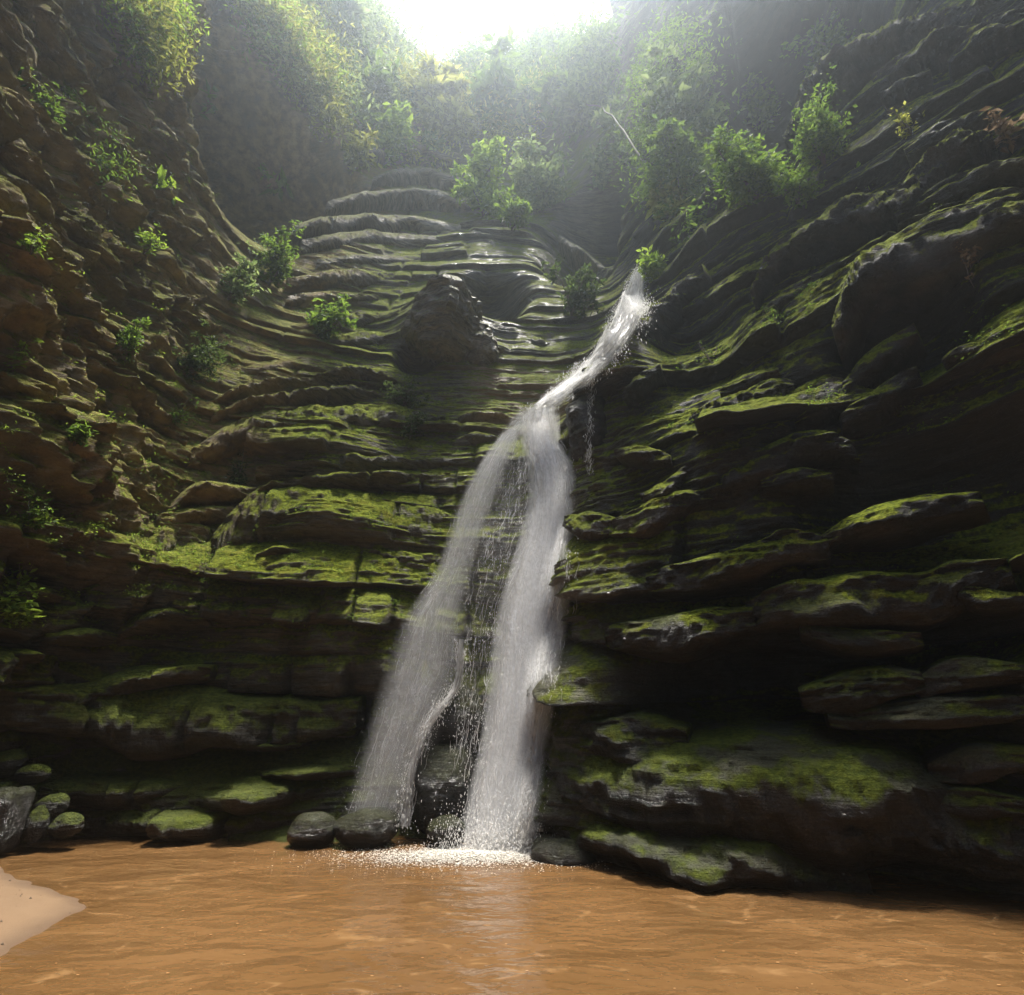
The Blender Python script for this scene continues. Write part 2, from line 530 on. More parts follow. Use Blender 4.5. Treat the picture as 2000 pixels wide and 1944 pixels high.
def wall_point(s, z, detail=True):
    base, outw = wall_base(s, z)
    if not detail:
        return base
    x, y = base[:, 0], base[:, 1]
    # weights: left wall, back wall, right wall
    wr = smooth(S_COL[8] + 0.3, S_COL[9] + 0.4, s)
    wl = 1 - smooth(S_COL[4], S_COL[5] + 0.6, s)
    zq = np.where(z > 9, 9 + np.log1p(0.05 * np.maximum(z - 9, 0)) / 0.05, z)
    zq = zq + 0.6 * np.maximum(z - 9, 0) * (1 - smooth(14, 40, z))
    grow = 1 + 0.05 * np.maximum(z - 9, 0)
    zw = zq + 0.22 * fbm(s * 0.16, z * 0.12, 2.2, 3, 5) + 0.07 * fbm(s * 0.8, z * 0.5, 4.2, 3, 9)
    zr = zq + 0.55 * fbm(s * 0.22, z * 0.2, 9.2, 3, 15) + 0.10 * fbm(s * 0.9, z * 0.6, 1.2, 3, 19) + 0.10 * (s - S_COL[10]) * 0.5
    zl = zq + 0.45 * fbm(s * 0.25, z * 0.2, 6.2, 3, 25) + 0.16 * fbm(s * 1.1, z * 0.9, 3.2, 3, 29)
    _, dA = strata(s, zw, LAY_FINE, 40)
    _, dB = strata(s, zr, LAY_THICK, 50, 2.2)
    _, dL = strata(s, zl, LAY_FINE, 60, 0.6)
    _, dm = strata(s, zw * 1.0, LAY_LAM, 70, 0.5)
    mid = fbm(x * 1.3, y * 1.3, z * 1.7, 4, 83)
    fine = fbm(x * 5, y * 5, z * 9, 3, 85)
    d = (dA * 0.66 * (1 - wr) * (1 - wl) + dB * 0.95 * wr + dL * 0.62 * wl + dm * 0.10 + mid * 0.16 * (1 - 0.45 * smooth(7, 14, z)) + fine * 0.06) * (grow * (1 - (0.62 - 0.34 * wr - 0.34 * wl) * smooth(5.0, 13.0, z))) + big_relief(x, y, z)
    d = d - 0.35 * wr - 0.2
    # the left wall is shattered into slanting plates
    rid = 1 - np.abs(fbm(y * 0.75 + z * 0.35, z * 0.9 - y * 0.3, x * 0.5, 3, 91)) * 2.2
    rid2 = 1 - np.abs(fbm(y * 2.2 + z * 0.9, z * 2.4 - y * 0.8, x * 1.2, 3, 93)) * 2.2
    d = d + wl * smooth(0.5, 3.0, z) * (0.42 * (rid - 0.4) + 0.18 * (rid2 - 0.4))
    # undercut hollow along the foot of the back wall and below the right-hand slab
    foot = np.exp(-((z - 1.55) / 0.55) ** 2)
    d = d - foot * 0.9 * smooth(S_COL[4] + 0.8, S_COL[5] + 1.0, s) * (1 - smooth(S_COL[7], S_COL[8], s))
    foot2 = np.exp(-((z - 2.1) / 0.5) ** 2)
    d = d - foot2 * 1.0 * smooth(S_COL[9] + 0.2, S_COL[9] + 1.4, s) * (1 - smooth(S_COL[10] + 1.2, S_COL[11], s))
    for c_, rx, rz, a in BUMPS:
        e = ((x - c_[0]) ** 2 + (y - c_[1]) ** 2) / rx ** 2 + ((z - c_[2]) / rz) ** 2
        d = d + a * (np.exp(-e) if a > 0 else np.exp(-e ** 2))
    p = base.copy()
    p[:, :2] -= outw * d[:, None]
    p[:, 2] -= 0.22 * (dA * (1 - wr) + dB * 1.4 * wr) * smooth(0.0, 0.5, z) * (1 - 0.7 * smooth(5, 12, z))
    return p


# rows: dense low down, coarser above
zr_ = np.concatenate([np.arange(-1.5, 12, 0.036), np.arange(12, 20, 0.06), np.arange(20, 40, 0.16), np.arange(40, 86, 0.35)])
sc_ = np.concatenate([np.arange(S0, S_COL[3], 0.06), np.arange(S_COL[3], S_COL[11], 0.042), np.arange(S_COL[11], S1, 0.07)])
SS, ZZ = np.meshgrid(sc_, zr_)
cliff_v = wall_point(SS.ravel(), ZZ.ravel())
cliff_f = grid_faces(len(zr_), len(sc_))
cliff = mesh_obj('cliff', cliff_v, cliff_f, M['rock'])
tag(cliff, kind='structure')
# the gorge goes on unseen behind the camera, walls raised to block sky light
zb_ = np.arange(-1.5, 36, 0.4)
for a_, b_ in ((S_COL[0], S0 + 0.05), (S1 - 0.05, S_COL[-1])):
    sb_ = np.linspace(a_, b_, 40)
    SB, ZB = np.meshgrid(sb_, zb_)
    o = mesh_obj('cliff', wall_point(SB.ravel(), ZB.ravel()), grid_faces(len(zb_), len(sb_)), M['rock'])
    tag(o, kind='structure')

print('cliff verts', len(cliff_v), 'top', cliff_v[:, 2].max())
# ---------------------------------------------------------------- pool
m, nt = new_mat('muddy_water')
N = NT(nt)
geo = N.n('ShaderNodeNewGeometry')
pos = geo.outputs['Position']
n1 = N.noise(pos, 0.5, 3, 0.5)
col = N.mix(N.rng(n1, 0.35, 0.65), (0.094, 0.049, 0.0180), (0.124, 0.066, 0.0260))
sw = N.noise(N.mapping(pos, (0.45, 1.0, 1)), 0.8, 3, 0.45, 1.6)
swl = N.rng(N.math('ABSOLUTE', N.math('SUBTRACT', sw, 0.5)), 0.020, 0.0)
swl = N.math('MULTIPLY', swl, N.rng(N.noise(pos, 3.5, 4, 0.7), 0.42, 0.66, 0, 0.75))
col = N.mix(swl, col, (0.20, 0.115, 0.05))
bs = N.n('ShaderNodeBsdfPrincipled')
N.l(col, bs.inputs['Base Color'])
bs.inputs['Roughness'].default_value = 0.13
bs.inputs['IOR'].default_value = 1.33
wv = N.noise(N.mapping(pos, (0.8, 1.4, 1)), 1.3, 3, 0.5, 0.5)
wv2 = N.noise(N.mapping(pos, (1.1, 2.0, 1)), 4.2, 2, 0.5, 0.4)
N.l(N.bump(N.math('ADD', wv, N.math('MULTIPLY', wv2, 0.20)), 0.55, 0.18), bs.inputs['Normal'])
N.out(bs.outputs[0])
M['water'] = m
nx, ny = 460, 460
gx, gy = np.meshgrid(np.linspace(-11, 11, nx), np.linspace(-14, 11, ny))
def pool_height(x, y):
    r = np.hypot(x + 0.3, y - 8.0)
    ring = np.sin(r * 13.0 + 2.0 * fbm(x * 0.8, y * 0.8, 0.2, 2, 6)) * np.exp(-r * 0.42) * smooth(0.3, 1.0, r)
    return 0.014 * fbm(x * 1.1, y * 1.8, 0.5, 4, 5) + 0.010 * ring


gz = pool_height(gx, gy)
water = mesh_obj('water', np.column_stack([gx.ravel(), gy.ravel(), gz.ravel()]), grid_faces(ny, nx), M['water'])
tag(water, kind='structure')

BV = BVHTree.FromPolygons(cliff_v.tolist(), cliff_f.tolist())

# ---------------------------------------------------------------- single ledges standing out of the wall
PROFILE = np.array([(-1.2, 0.34), (-0.5, 0.25), (0.0, 0.12), (0.35, 0.0), (0.65, -0.10), (0.86, -0.20), (0.97, -0.29), (1.0, -0.38),
                    (0.96, -0.46), (0.86, -0.54), (0.70, -0.63), (0.50, -0.73), (0.28, -0.84), (0.0, -0.95), (-0.5, -1.0), (-1.2, -1.0)])
_pt = np.concatenate([[0], np.cumsum(np.linalg.norm(np.diff(PROFILE, axis=0), axis=1))])
_pq = np.linspace(0, _pt[-1], 34)
PROF_WEDGE = np.column_stack([np.interp(_pq, _pt, PROFILE[:, 0]), np.interp(_pq, _pt, PROFILE[:, 1])])
ROUND = np.array([(-1.2, 0.36), (-0.5, 0.26), (0.0, 0.12), (0.25, 0.02), (0.48, -0.10), (0.68, -0.24), (0.84, -0.40), (0.95, -0.56),
                  (1.0, -0.68), (0.96, -0.78), (0.84, -0.87), (0.62, -0.94), (0.35, -0.98), (0.0, -1.0), (-0.5, -1.0), (-1.2, -1.0)])
_rt = np.concatenate([[0], np.cumsum(np.linalg.norm(np.diff(ROUND, axis=0), axis=1))])
_rq = np.linspace(0, _rt[-1], 34)
PROF_ROUND = np.column_stack([np.interp(_rq, _rt, ROUND[:, 0]), np.interp(_rq, _rt, ROUND[:, 1])])
LEDGE_N = [0]


def ledge(pts, hpx, p=0.4, mat='rock', droop=0.0, name='rock_ledge', rough=1.0, pull=0.0, joint=1.0, rounded=False):
    """a bed of rock that sticks out of the wall along a crest line"""
    PROF = PROF_ROUND if rounded else PROF_WEDGE
    LEDGE_N[0] += 1
    sd = 200 + LEDGE_N[0] * 7
    pts = np.array(pts, float)
    seg = np.concatenate([[0], np.cumsum(np.linalg.norm(np.diff(pts, axis=0), axis=1))])
    q = np.linspace(0, seg[-1], max(8, int(seg[-1] / 14)))
    t_idx = np.interp(q, seg, np.arange(len(pts)))
    pp = catmull(pts, t_idx) if len(pts) > 2 else np.column_stack([np.interp(q, seg, pts[:, k]) for k in (0, 1)])
    P, Nn = [], []
    for a, b in pp:
        h, n = hit(a, b)
        if h is None:
            continue
        P.append(h); Nn.append(n)
    if len(P) < 4:
        return None
    P, Nn = np.array(P), np.array(Nn)
    for _ in range(3):          # even out the line
        P[1:-1] = 0.25 * P[:-2] + 0.5 * P[1:-1] + 0.25 * P[2:]
    depth = (P - CAM) @ np.array([0, math.cos(PITCH), math.sin(PITCH)])
    L = np.concatenate([[0], np.cumsum(np.linalg.norm(np.diff(P, axis=0), axis=1))])
    hm = min(np.mean(hpx * depth / 1000.0), 0.30 * L[-1])
    p = min(p * max(1.0, np.mean(depth) / 11.0), 0.35 * L[-1])
    if rounded:
        p = float(np.clip(0.52 * hm, 0.16, 0.95))
    ns = int(np.clip(L[-1] / 0.035, 14, 240))
    qs = np.linspace(0, L[-1], ns)
    C = np.column_stack([np.interp(qs, L, P[:, k]) for k in range(3)])
    n = np.column_stack([np.interp(qs, L, Nn[:, k]) for k in range(3)])
    n[:, 2] = 0
    n /= np.linalg.norm(n, axis=1)[:, None]
    f = qs / L[-1]
    end = np.minimum(f, 1 - f) * L[-1]
    taper = np.clip(end / min(1.6, 0.42 * L[-1]), 0, 1) ** 0.8
    bp = 1 + 0.30 * vnoise(qs * 1.1, sd, 0.3, sd) + 0.18 * np.round(vnoise(qs * 0.9, sd + 3, 0.7, sd) * 2) / 2
    bh = 1 + 0.22 * vnoise(qs * 0.9, sd + 9, 0.1, sd)
    rj = np.random.default_rng(sd)
    jo = np.cumsum(0.35 + 1.1 * rj.random(60))
    jd = np.min(np.abs(qs[:, None] - jo[None]), axis=1)
    jid = np.searchsorted(jo, qs)
    joint = joint * float(np.clip((15 - np.mean(depth)) / 5.0, 0, 1))
    bp = bp + joint * 0.22 * _hash(jid, jid * 0 + sd, jid * 0, 5) - joint * 0.55 * np.exp(-(jd / 0.05) ** 2) * (_hash(np.argmin(np.abs(qs[:, None] - jo[None]), 1), jid * 0 + sd, jid * 0, 6) > -0.1)
    pr = p * taper * np.clip(bp, 0.2, 1.6)
    hh = hm * (0.45 + 0.55 * taper) * np.clip(bh, 0.5, 1.5)
    V = np.zeros((ns, len(PROF), 3))
    a_, b_ = PROF[:, 0], PROF[:, 1]
    out = a_[None, :] * pr[:, None] + np.where(a_ < 0, a_ * 0.5, 0)[None, :] + pull
    up = b_[None, :] * hh[:, None] - droop * np.clip(a_, 0, 1)[None, :] * pr[:, None]
    V[:] = C[:, None, :] + n[:, None, :] * out[:, :, None]
    V[:, :, 2] += up
    F = V.reshape(-1, 3)
    x, y, z = F.T
    nn = np.repeat(n, len(PROF), 0)
    w = np.tile(np.clip(a_ + 0.3, 0, 1), ns)
    _, lam = strata(x * 0.7 + y * 0.7, z + 0.08 * fbm(x, y, z, 2, sd), LAY_LAM, sd, 0.4)
    dn = (0.20 * fbm(x * 1.6, y * 1.6, z * 3.0, 4, sd) + 0.09 * fbm(x * 6, y * 6, z * 14, 3, sd + 5) + 0.11 * (lam - 0.4)) * rough * min(1.0, 0.35 + hm)
    F = F + nn * (dn * (0.3 + 0.7 * w))[:, None]
    F[:, 2] += 0.07 * fbm(x * 2.1, y * 2.1, z * 2.1, 3, sd + 8) * rough * min(1.0, 0.3 + hm)
    # close the ends
    nv = len(PROF)
    faces = grid_faces(ns, nv)
    cap = []
    for r in (0, ns - 1):
        base = r * nv
        for k in range(1, nv // 2):
            q4 = [base + k - 1, base + k, base + nv - 1 - k, base + nv - k]
            cap.append(q4 if r else q4[::-1])
    faces = np.vstack([faces, np.array(cap)])
    return mesh_obj(name, F, faces, M[mat], cliff)


RIGHT = [
    ([(2010, 400), (1880, 440), (1775, 486), (1693, 532), (1655, 590), (1630, 660)], 150, 0.75),
    ([(2010, 30), (1930, 55), (1880, 85), (1850, 115)], 60, 0.40),
    ([(1907, 7), (1765, 46), (1690, 83), (1621, 118), (1568, 189), (1529, 268)], 55, 0.45),
    ([(2005, 15), (1872, 60), (1764, 107), (1700, 150)], 40, 0.35),
    ([(1815, 133), (1770, 155), (1715, 186)], 30, 0.3),
    ([(1940, 204), (1836, 243), (1764, 290)], 30, 0.3),
    ([(1936, 268), (1872, 263), (1800, 321), (1754, 375), (1657, 395), (1597, 436), (1543, 464), (1486, 518), (1465, 570)], 62, 0.45),
    ([(2005, 311), (1907, 329), (1818, 372), (1747, 418)], 34, 0.35),
    ([(2005, 366), (1925, 375), (1850, 420)], 45, 0.4),
    ([(1600, 532), (1529, 568), (1485, 610)], 28, 0.3),
    ([(1550, 750), (1500, 744), (1436, 773), (1357, 809), (1325, 850)], 80, 0.5),
    ([(1520, 719), (1450, 732), (1405, 760)], 30, 0.3),
    ([(1540, 825), (1479, 834), (1405, 878)], 36, 0.35),
    ([(1670, 868), (1611, 846), (1564, 851), (1472, 884), (1407, 927), (1355, 962)], 62, 0.5),
    ([(1625, 927), (1550, 912), (1485, 936)], 62, 0.4),
    ([(1915, 964), (1811, 973), (1757, 987), (1657, 1009), (1605, 1045)], 55, 0.5),
    ([(1615, 1050), (1529, 1041), (1454, 1073), (1320, 1108), (1260, 1125)], 58, 0.45),
    ([(1965, 1092), (1872, 1102), (1800, 1130), (1675, 1130), (1514, 1152), (1455, 1180)], 92, 0.55),
    ([(2010, 1080), (1970, 1095)], 60, 0.5),
    ([(1470, 1190), (1380, 1192), (1290, 1208), (1180, 1232)], 70, 0.45),
    ([(1790, 716), (1729, 748), (1640, 815)], 40, 0.35),
    ([(1785, 632), (1693, 691), (1640, 755)], 50, 0.4),
    ([(1645, 770), (1600, 788), (1550, 818)], 45, 0.35),
    ([(2010, 660), (1907, 669), (1840, 705)], 70, 0.4),
    ([(1365, 955), (1300, 972), (1190, 1020)], 90, 0.45),
    ([(1345, 900), (1310, 935), (1250, 965)], 34, 0.3),
    ([(1800, 1316), (1695, 1314), (1560, 1350)], 56, 0.45),
    ([(2010, 1300), (1893, 1289), (1839, 1300), (1790, 1335)], 66, 0.5),
    ([(2010, 1362), (1875, 1368), (1767, 1375), (1615, 1392)], 52, 0.5),
    ([(2010, 1466), (1929, 1461), (1875, 1470), (1812, 1495)], 62, 0.5),
    ([(1075, 1495), (1200, 1482), (1330, 1478), (1480, 1478), (1660, 1483), (1731, 1497), (1803, 1522), (1870, 1562), (2010, 1605)], 165, 0.42),
    ([(1075, 1610), (1200, 1608), (1365, 1622), (1480, 1634), (1560, 1670), (1700, 1725)], 105, 0.5),
    ([(1800, 1560), (1900, 1545), (2010, 1560)], 60, 0.4),
    ([(1130, 1420), (1220, 1412), (1340, 1430)], 60, 0.4),
    ([(1100, 1010), (1150, 1005), (1200, 1012)], 40, 0.25),
    # mossy edge that climbs beside the upper stream
    ([(1375, 520), (1310, 570), (1260, 630), (1210, 680), (1160, 730), (1115, 765)], 60, 0.40),
    ([(1290, 710), (1250, 735), (1215, 770)], 44, 0.3),
    ([(1200, 880), (1260, 870), (1310, 890)], 50, 0.3),
    ([(1820, 1130), (1900, 1150), (2000, 1160)], 50, 0.35),
    ([(1560, 1220), (1680, 1235), (1800, 1240)], 40, 0.25),
]
BACK = [
    ([(415, 1050), (457, 1000), (500, 966), (571, 957), (700, 970), (790, 985), (890, 1010)], 105, 0.70),
    ([(375, 880), (446, 834), (518, 809), (678, 799), (770, 800), (870, 818)], 72, 0.50),
    ([(495, 962), (536, 943), (696, 932), (880, 925)], 32, 0.45),
    ([(500, 915), (620, 898), (760, 893), (860, 900)], 40, 0.35),
    ([(205, 1110), (303, 1041), (357, 1027), (410, 1034)], 80, 0.45),
    ([(175, 1155), (250, 1109), (330, 1098), (410, 1094)], 95, 0.5),
    ([(230, 1236), (279, 1198), (339, 1187), (410, 1200)], 66, 0.45),
    ([(426, 1206), (464, 1187), (518, 1184), (560, 1175)], 46, 0.40),
    ([(545, 1185), (640, 1170), (700, 1164), (790, 1178)], 62, 0.45),
    ([(338, 990), (375, 944), (446, 948), (500, 955)], 36, 0.35),
    ([(315, 1008), (393, 991), (460, 991)], 40, 0.35),
    ([(400, 788), (464, 759), (564, 744), (640, 742)], 34, 0.35),
    ([(415, 812), (464, 791), (620, 767), (770, 765)], 34, 0.40),
    ([(600, 742), (700, 731), (790, 748)], 36, 0.40),
    ([(440, 1120), (536, 1073), (610, 1075), (700, 1070)], 42, 0.35),
    ([(700, 1072), (780, 1078), (870, 1085)], 46, 0.3),
    ([(150, 1350), (250, 1314), (330, 1304), (415, 1304)], 50, 0.50),
    ([(-10, 1345), (126, 1350), (250, 1352), (395, 1362), (560, 1378), (700, 1374)], 95, 0.62),
    ([(80, 1545), (150, 1522), (250, 1520), (390, 1530)], 52, 0.45),
    ([(305, 1570), (377, 1533), (500, 1524), (640, 1530)], 62, 0.55),
    ([(120, 1590), (250, 1578), (400, 1574), (540, 1578), (640, 1580)], 66, 0.62),
    ([(510, 1508), (610, 1495), (700, 1500)], 24, 0.35),
    ([(455, 1440), (500, 1452), (590, 1450)], 14, 0.2),
    ([(-10, 1280), (50, 1268), (90, 1285)], 60, 0.45),
    ([(90, 1240), (160, 1225), (230, 1240)], 40, 0.35),
    ([(560, 640), (640, 618), (740, 612)], 36, 0.4),
    ([(600, 675), (690, 652), (780, 655)], 44, 0.4),
    ([(470, 720), (560, 700), (640, 702)], 30, 0.3),
    ([(560, 580), (640, 570), (740, 578)], 28, 0.4),
    ([(590, 470), (700, 455), (800, 462), (900, 470)], 40, 0.5),
    ([(700, 300), (790, 288), (900, 300)], 34, 0.4),
    ([(640, 395), (720, 380), (830, 372)], 36, 0.4),
    ([(570, 440), (680, 425), (800, 428), (900, 440)], 44, 0.5),
    ([(560, 545), (680, 530), (790, 538)], 40, 0.4),
    ([(760, 255), (840, 245), (920, 255)], 30, 0.4),
    ([(730, 345), (800, 330), (900, 345)], 30, 0.4),
    ([(740, 385), (830, 372), (910, 390)], 30, 0.4),
    ([(620, 508), (720, 500), (830, 512)], 32, 0.4),
    ([(880, 815), (950, 808), (1010, 815)], 34, 0.3),
    ([(880, 860), (940, 852), (990, 862)], 34, 0.3),
    ([(940, 660), (1020, 655), (1110, 672)], 60, 0.3),
    ([(955, 720), (1010, 712), (1060, 725)], 66, 0.3),
    ([(1110, 612), (1160, 605), (1210, 615)], 40, 0.3),
    ([(1165, 530), (1200, 520), (1240, 530)], 50, 0.3),
    ([(930, 455), (985, 500), (1030, 570), (1060, 620)], 56, 0.5),
    ([(1090, 460), (1140, 490), (1190, 530)], 28, 0.4),
    ([(890, 470), (930, 452), (970, 470)], 30, 0.4),
]
LEFT = [
    ([(120, 425), (178, 429), (250, 511), (307, 575), (400, 580)], 66, 0.4),
    ([(60, 345), (100, 385), (135, 425)], 34, 0.3),
    ([(-5, 168), (40, 205), (75, 325)], 60, 0.4),
    ([(85, 225), (154, 339), (220, 425)], 50, 0.35),
    ([(-5, 570), (60, 598), (110, 625), (130, 670)], 60, 0.4),
    ([(55, 512), (140, 570), (205, 610)], 36, 0.35),
    ([(300, 410), (350, 455), (410, 470)], 30, 0.3),
    ([(230, 190), (275, 250), (300, 275)], 36, 0.3),
    ([(205, 100), (250, 160), (285, 240)], 30, 0.3),
    ([(130, 640), (200, 690), (290, 780), (370, 850)], 46, 0.35),
    ([(-5, 720), (60, 745), (150, 800), (230, 830)], 52, 0.4),
    ([(55, 895), (110, 873), (160, 885)], 60, 0.45),
    ([(-5, 800), (60, 820), (130, 870)], 44, 0.35),
    ([(-5, 965), (40, 985), (110, 1030)], 50, 0.4),
    ([(-5, 1040), (60, 1060), (130, 1110)], 46, 0.4),
    ([(100, 980), (180, 1000), (250, 1040)], 40, 0.35),
    ([(170, 700), (250, 740), (300, 800)], 36, 0.3),
    ([(-5, 1150), (60, 1140), (120, 1165)], 50, 0.4),
    ([(0, 260), (60, 320), (100, 400)], 36, 0.3),
    ([(110, 30), (150, 110), (170, 170)], 40, 0.3),
    ([(240, 320), (300, 380), (340, 420)], 26, 0.3),
    ([(330, 600), (400, 640), (440, 640)], 30, 0.3),
]
for pts_, h_, p_ in RIGHT:
    up_ = np.mean([q[1] for q in pts_]) < 760
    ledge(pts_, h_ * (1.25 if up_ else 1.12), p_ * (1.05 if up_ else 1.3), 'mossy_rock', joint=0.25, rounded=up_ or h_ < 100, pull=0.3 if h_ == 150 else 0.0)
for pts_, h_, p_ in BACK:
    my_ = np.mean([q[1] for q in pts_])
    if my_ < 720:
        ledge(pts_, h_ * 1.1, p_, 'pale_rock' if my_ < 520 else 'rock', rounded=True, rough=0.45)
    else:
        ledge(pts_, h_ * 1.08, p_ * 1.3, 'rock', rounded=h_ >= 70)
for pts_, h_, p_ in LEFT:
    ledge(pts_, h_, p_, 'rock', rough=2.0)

# ---------------------------------------------------------------- boulders
def boulder(name, c, r, seed, mat, label=None, category='boulder', parent=None, rot=0.0, flat=0.25, ang=0.3, res=34, bed=0.0, box=False):
    """lumpy, slightly faceted stone; c centre, r radii"""
    nu, nv = res * 2, res
    th = np.linspace(0, 2 * np.pi, nu, endpoint=False)
    ph = np.linspace(-np.pi / 2, np.pi / 2, nv)
    T, P_ = np.meshgrid(th, ph)
    d = np.stack([np.cos(P_) * np.cos(T), np.cos(P_) * np.sin(T), np.sin(P_)], -1).reshape(-1, 3)
    rr = np.random.default_rng(seed)
    k = np.ones(len(d)) * 1.25
    for _ in range(9):          # facets
        n = rr.normal(size=3); n /= np.linalg.norm(n)
        lim = 0.80 + 0.2 * rr.random()
        dn = d @ n
        k = np.where(dn > 0.05, np.minimum(k, lim / np.maximum(dn, 0.05)), k)
    k = ang * np.minimum(k, 1.15) + (1 - ang)
    if box:
        k = 0.9 / (np.abs(d) ** 5).sum(1) ** 0.2
    k = k * (1 + 0.13 * fbm(d[:, 0] * 1.3, d[:, 1] * 1.3, d[:, 2] * 1.3, 3, seed) + 0.04 * fbm(d[:, 0] * 6, d[:, 1] * 6, d[:, 2] * 7, 3, seed + 3))
    v = d * k[:, None] * np.array(r)
    if bed:
        zz = v[:, 2] + 0.10 * fbm(v[:, 0], v[:, 1], v[:, 2], 2, seed)
        _, lam = strata(v[:, 0] * 0.8 + v[:, 1] * 0.6 + 50, zz + 20, LAY_FINE, seed, 0.4)
        _, lam2 = strata(v[:, 0] * 0.8 + v[:, 1] * 0.6 + 50, zz + 20, LAY_LAM, seed, 0.4)
        v[:, :2] *= (1 + bed * (lam - 0.5) + 0.35 * bed * (lam2 - 0.4))[:, None]
        v += d * (0.12 * fbm(v[:, 0] * 2.5, v[:, 1] * 2.5, v[:, 2] * 4, 4, seed + 9))[:, None]
    ca, sa = math.cos(rot), math.sin(rot)
    v = np.column_stack([v[:, 0] * ca - v[:, 1] * sa, v[:, 0] * sa + v[:, 1] * ca, v[:, 2]])
    o = mesh_obj(name, v, grid_faces(nv, nu, True), M[mat], parent)
    o.location = c
    if label:
        tag(o, label, category)
    return o


def on_water(px, py):
    d = ray(px, py)
    return CAM + d * (-CAM[2] / d[2])


def stone_at(px, py, rpx, label, seed, mat='mossy_rock', sq=(1, 1, 0.8), sink=0.3, Y=None, **kw):
    """stone whose middle stands at a photo pixel; foot on the pool unless Y is given"""
    p = at(px, py, Y)
    depth = (p - CAM) @ np.array([0, math.cos(PITCH), math.sin(PITCH)])
    r = rpx * depth / 1000.0
    return boulder('boulder', p, (r * sq[0], r * sq[1], r * sq[2]), seed, mat, label, **kw)


stone_at(612, 1622, 46, 'dark wet rounded boulder, left of the pair at the pool edge', 301, 'wet_rock', (1, 0.9, 0.68), Y=8.2)
stone_at(718, 1616, 54, 'dark wet rounded boulder, right of the pair, nearest the left veil of the fall', 302, 'wet_rock', (1.1, 0.9, 0.64), Y=8.25)
stone_at(868, 1545, 80, 'large dark rounded boulder between the thin left stream and the main fall', 303, 'wet_rock', (0.9, 0.75, 1.05), Y=8.75)
stone_at(885, 1405, 70, 'dark wet rock shoulder above the large boulder between the two falls', 304, 'wet_rock', (0.95, 0.7, 0.85), Y=9.0, category='rock')
stone_at(873, 1622, 34, 'small dark wet stone at the foot of the boulder beside the main fall', 305, 'wet_rock', (1.2, 0.9, 0.7), Y=8.2, category='stone')
stone_at(1105, 1672, 46, 'dark glistening rock in the water just right of the foam', 306, 'wet_rock', (1.35, 0.9, 0.62), Y=7.45, category='rock')
stone_at(1065, 1655, 26, 'small black stone touching the right edge of the foam', 307, 'wet_rock', (1.0, 0.9, 0.9), Y=7.7, category='stone')
stone_at(1040, 1600, 40, 'wet stone under the spray at the right foot of the fall', 308, 'wet_rock', (1.0, 0.8, 0.8), Y=8.35, category='stone')
stone_at(-2, 1605, 50, 'tall square wet block at the left picture edge above the sand', 309, 'wet_rock', (0.75, 0.8, 1.25), Y=7.55, category='rock', box=True)
stone_at(10, 1556, 42, 'mossy boulder lying on top of the square block at the left edge', 310, 'mossy_rock', (1.0, 0.8, 0.6), Y=7.9)
stone_at(100, 1574, 30, 'mossy stone right of the square block, resting above the waterline', 311, 'mossy_rock', (0.95, 0.8, 0.7), Y=8.0, category='stone', ang=0.6)
stone_at(75, 1610, 26, 'upright mossy stone beside the square block at the waterline', 312, 'mossy_rock', (0.7, 0.8, 1.2), Y=7.85, category='stone', ang=0.6)
stone_at(130, 1612, 26, 'low mossy stone at the waterline, right of the upright one', 313, 'mossy_rock', (1.1, 0.8, 0.8), Y=8.0, category='stone', ang=0.6)
stone_at(15, 1492, 34, 'bright mossy boulder at the left edge, topmost of the heap', 314, 'mossy_rock', (0.9, 0.8, 0.75), Y=7.9)
stone_at(66, 1512, 28, 'mossy stone right of the topmost boulder of the left heap', 315, 'mossy_rock', (1.0, 0.8, 0.62), Y=7.9, category='stone')
stone_at(10, 1450, 26, 'small mossy stone wedged at the left edge over the heap', 316, 'mossy_rock', (1.0, 0.8, 0.8), Y=7.9, category='stone')

def rock_on_wall(px, py, rpx, sq, seed, mat, label, depth_out=0.25, **kw):
    """lump of rock grown into the wall behind a photo pixel"""
    p, n = hit(px, py, BV)
    sc = ((p - CAM) @ np.array([0, math.cos(PITCH), math.sin(PITCH)])) / 1000.0
    r = rpx * sc
    d = ray(px, py)
    p = p - d * r * depth_out
    return boulder('outcrop', p, (r * sq[0], r * sq[1], r * sq[2]), seed, mat, label, 'outcrop', **kw)


# the rounded overhanging outcrop high in the middle
rock_on_wall(868, 635, 82, (1.0, 1.0, 0.95), 321, 'pale_rock', 'big rounded overhanging outcrop with a pale top left of the upper stream', 0.12, ang=0.6, res=90, rot=0.3, bed=0.28)
rock_on_wall(935, 690, 46, (0.85, 1.0, 1.1), 322, 'pale_rock', 'narrow brown nose of rock hanging from the right side of the rounded outcrop', -0.1, ang=0.7, res=60, bed=0.25)
# black wet block beside the lip of the fall
rock_on_wall(1150, 840, 66, (0.70, 0.8, 1.2), 323, 'wet_rock', 'black wet rock block right of the lip of the main fall', -0.15, ang=0.85, res=80, bed=0.3)

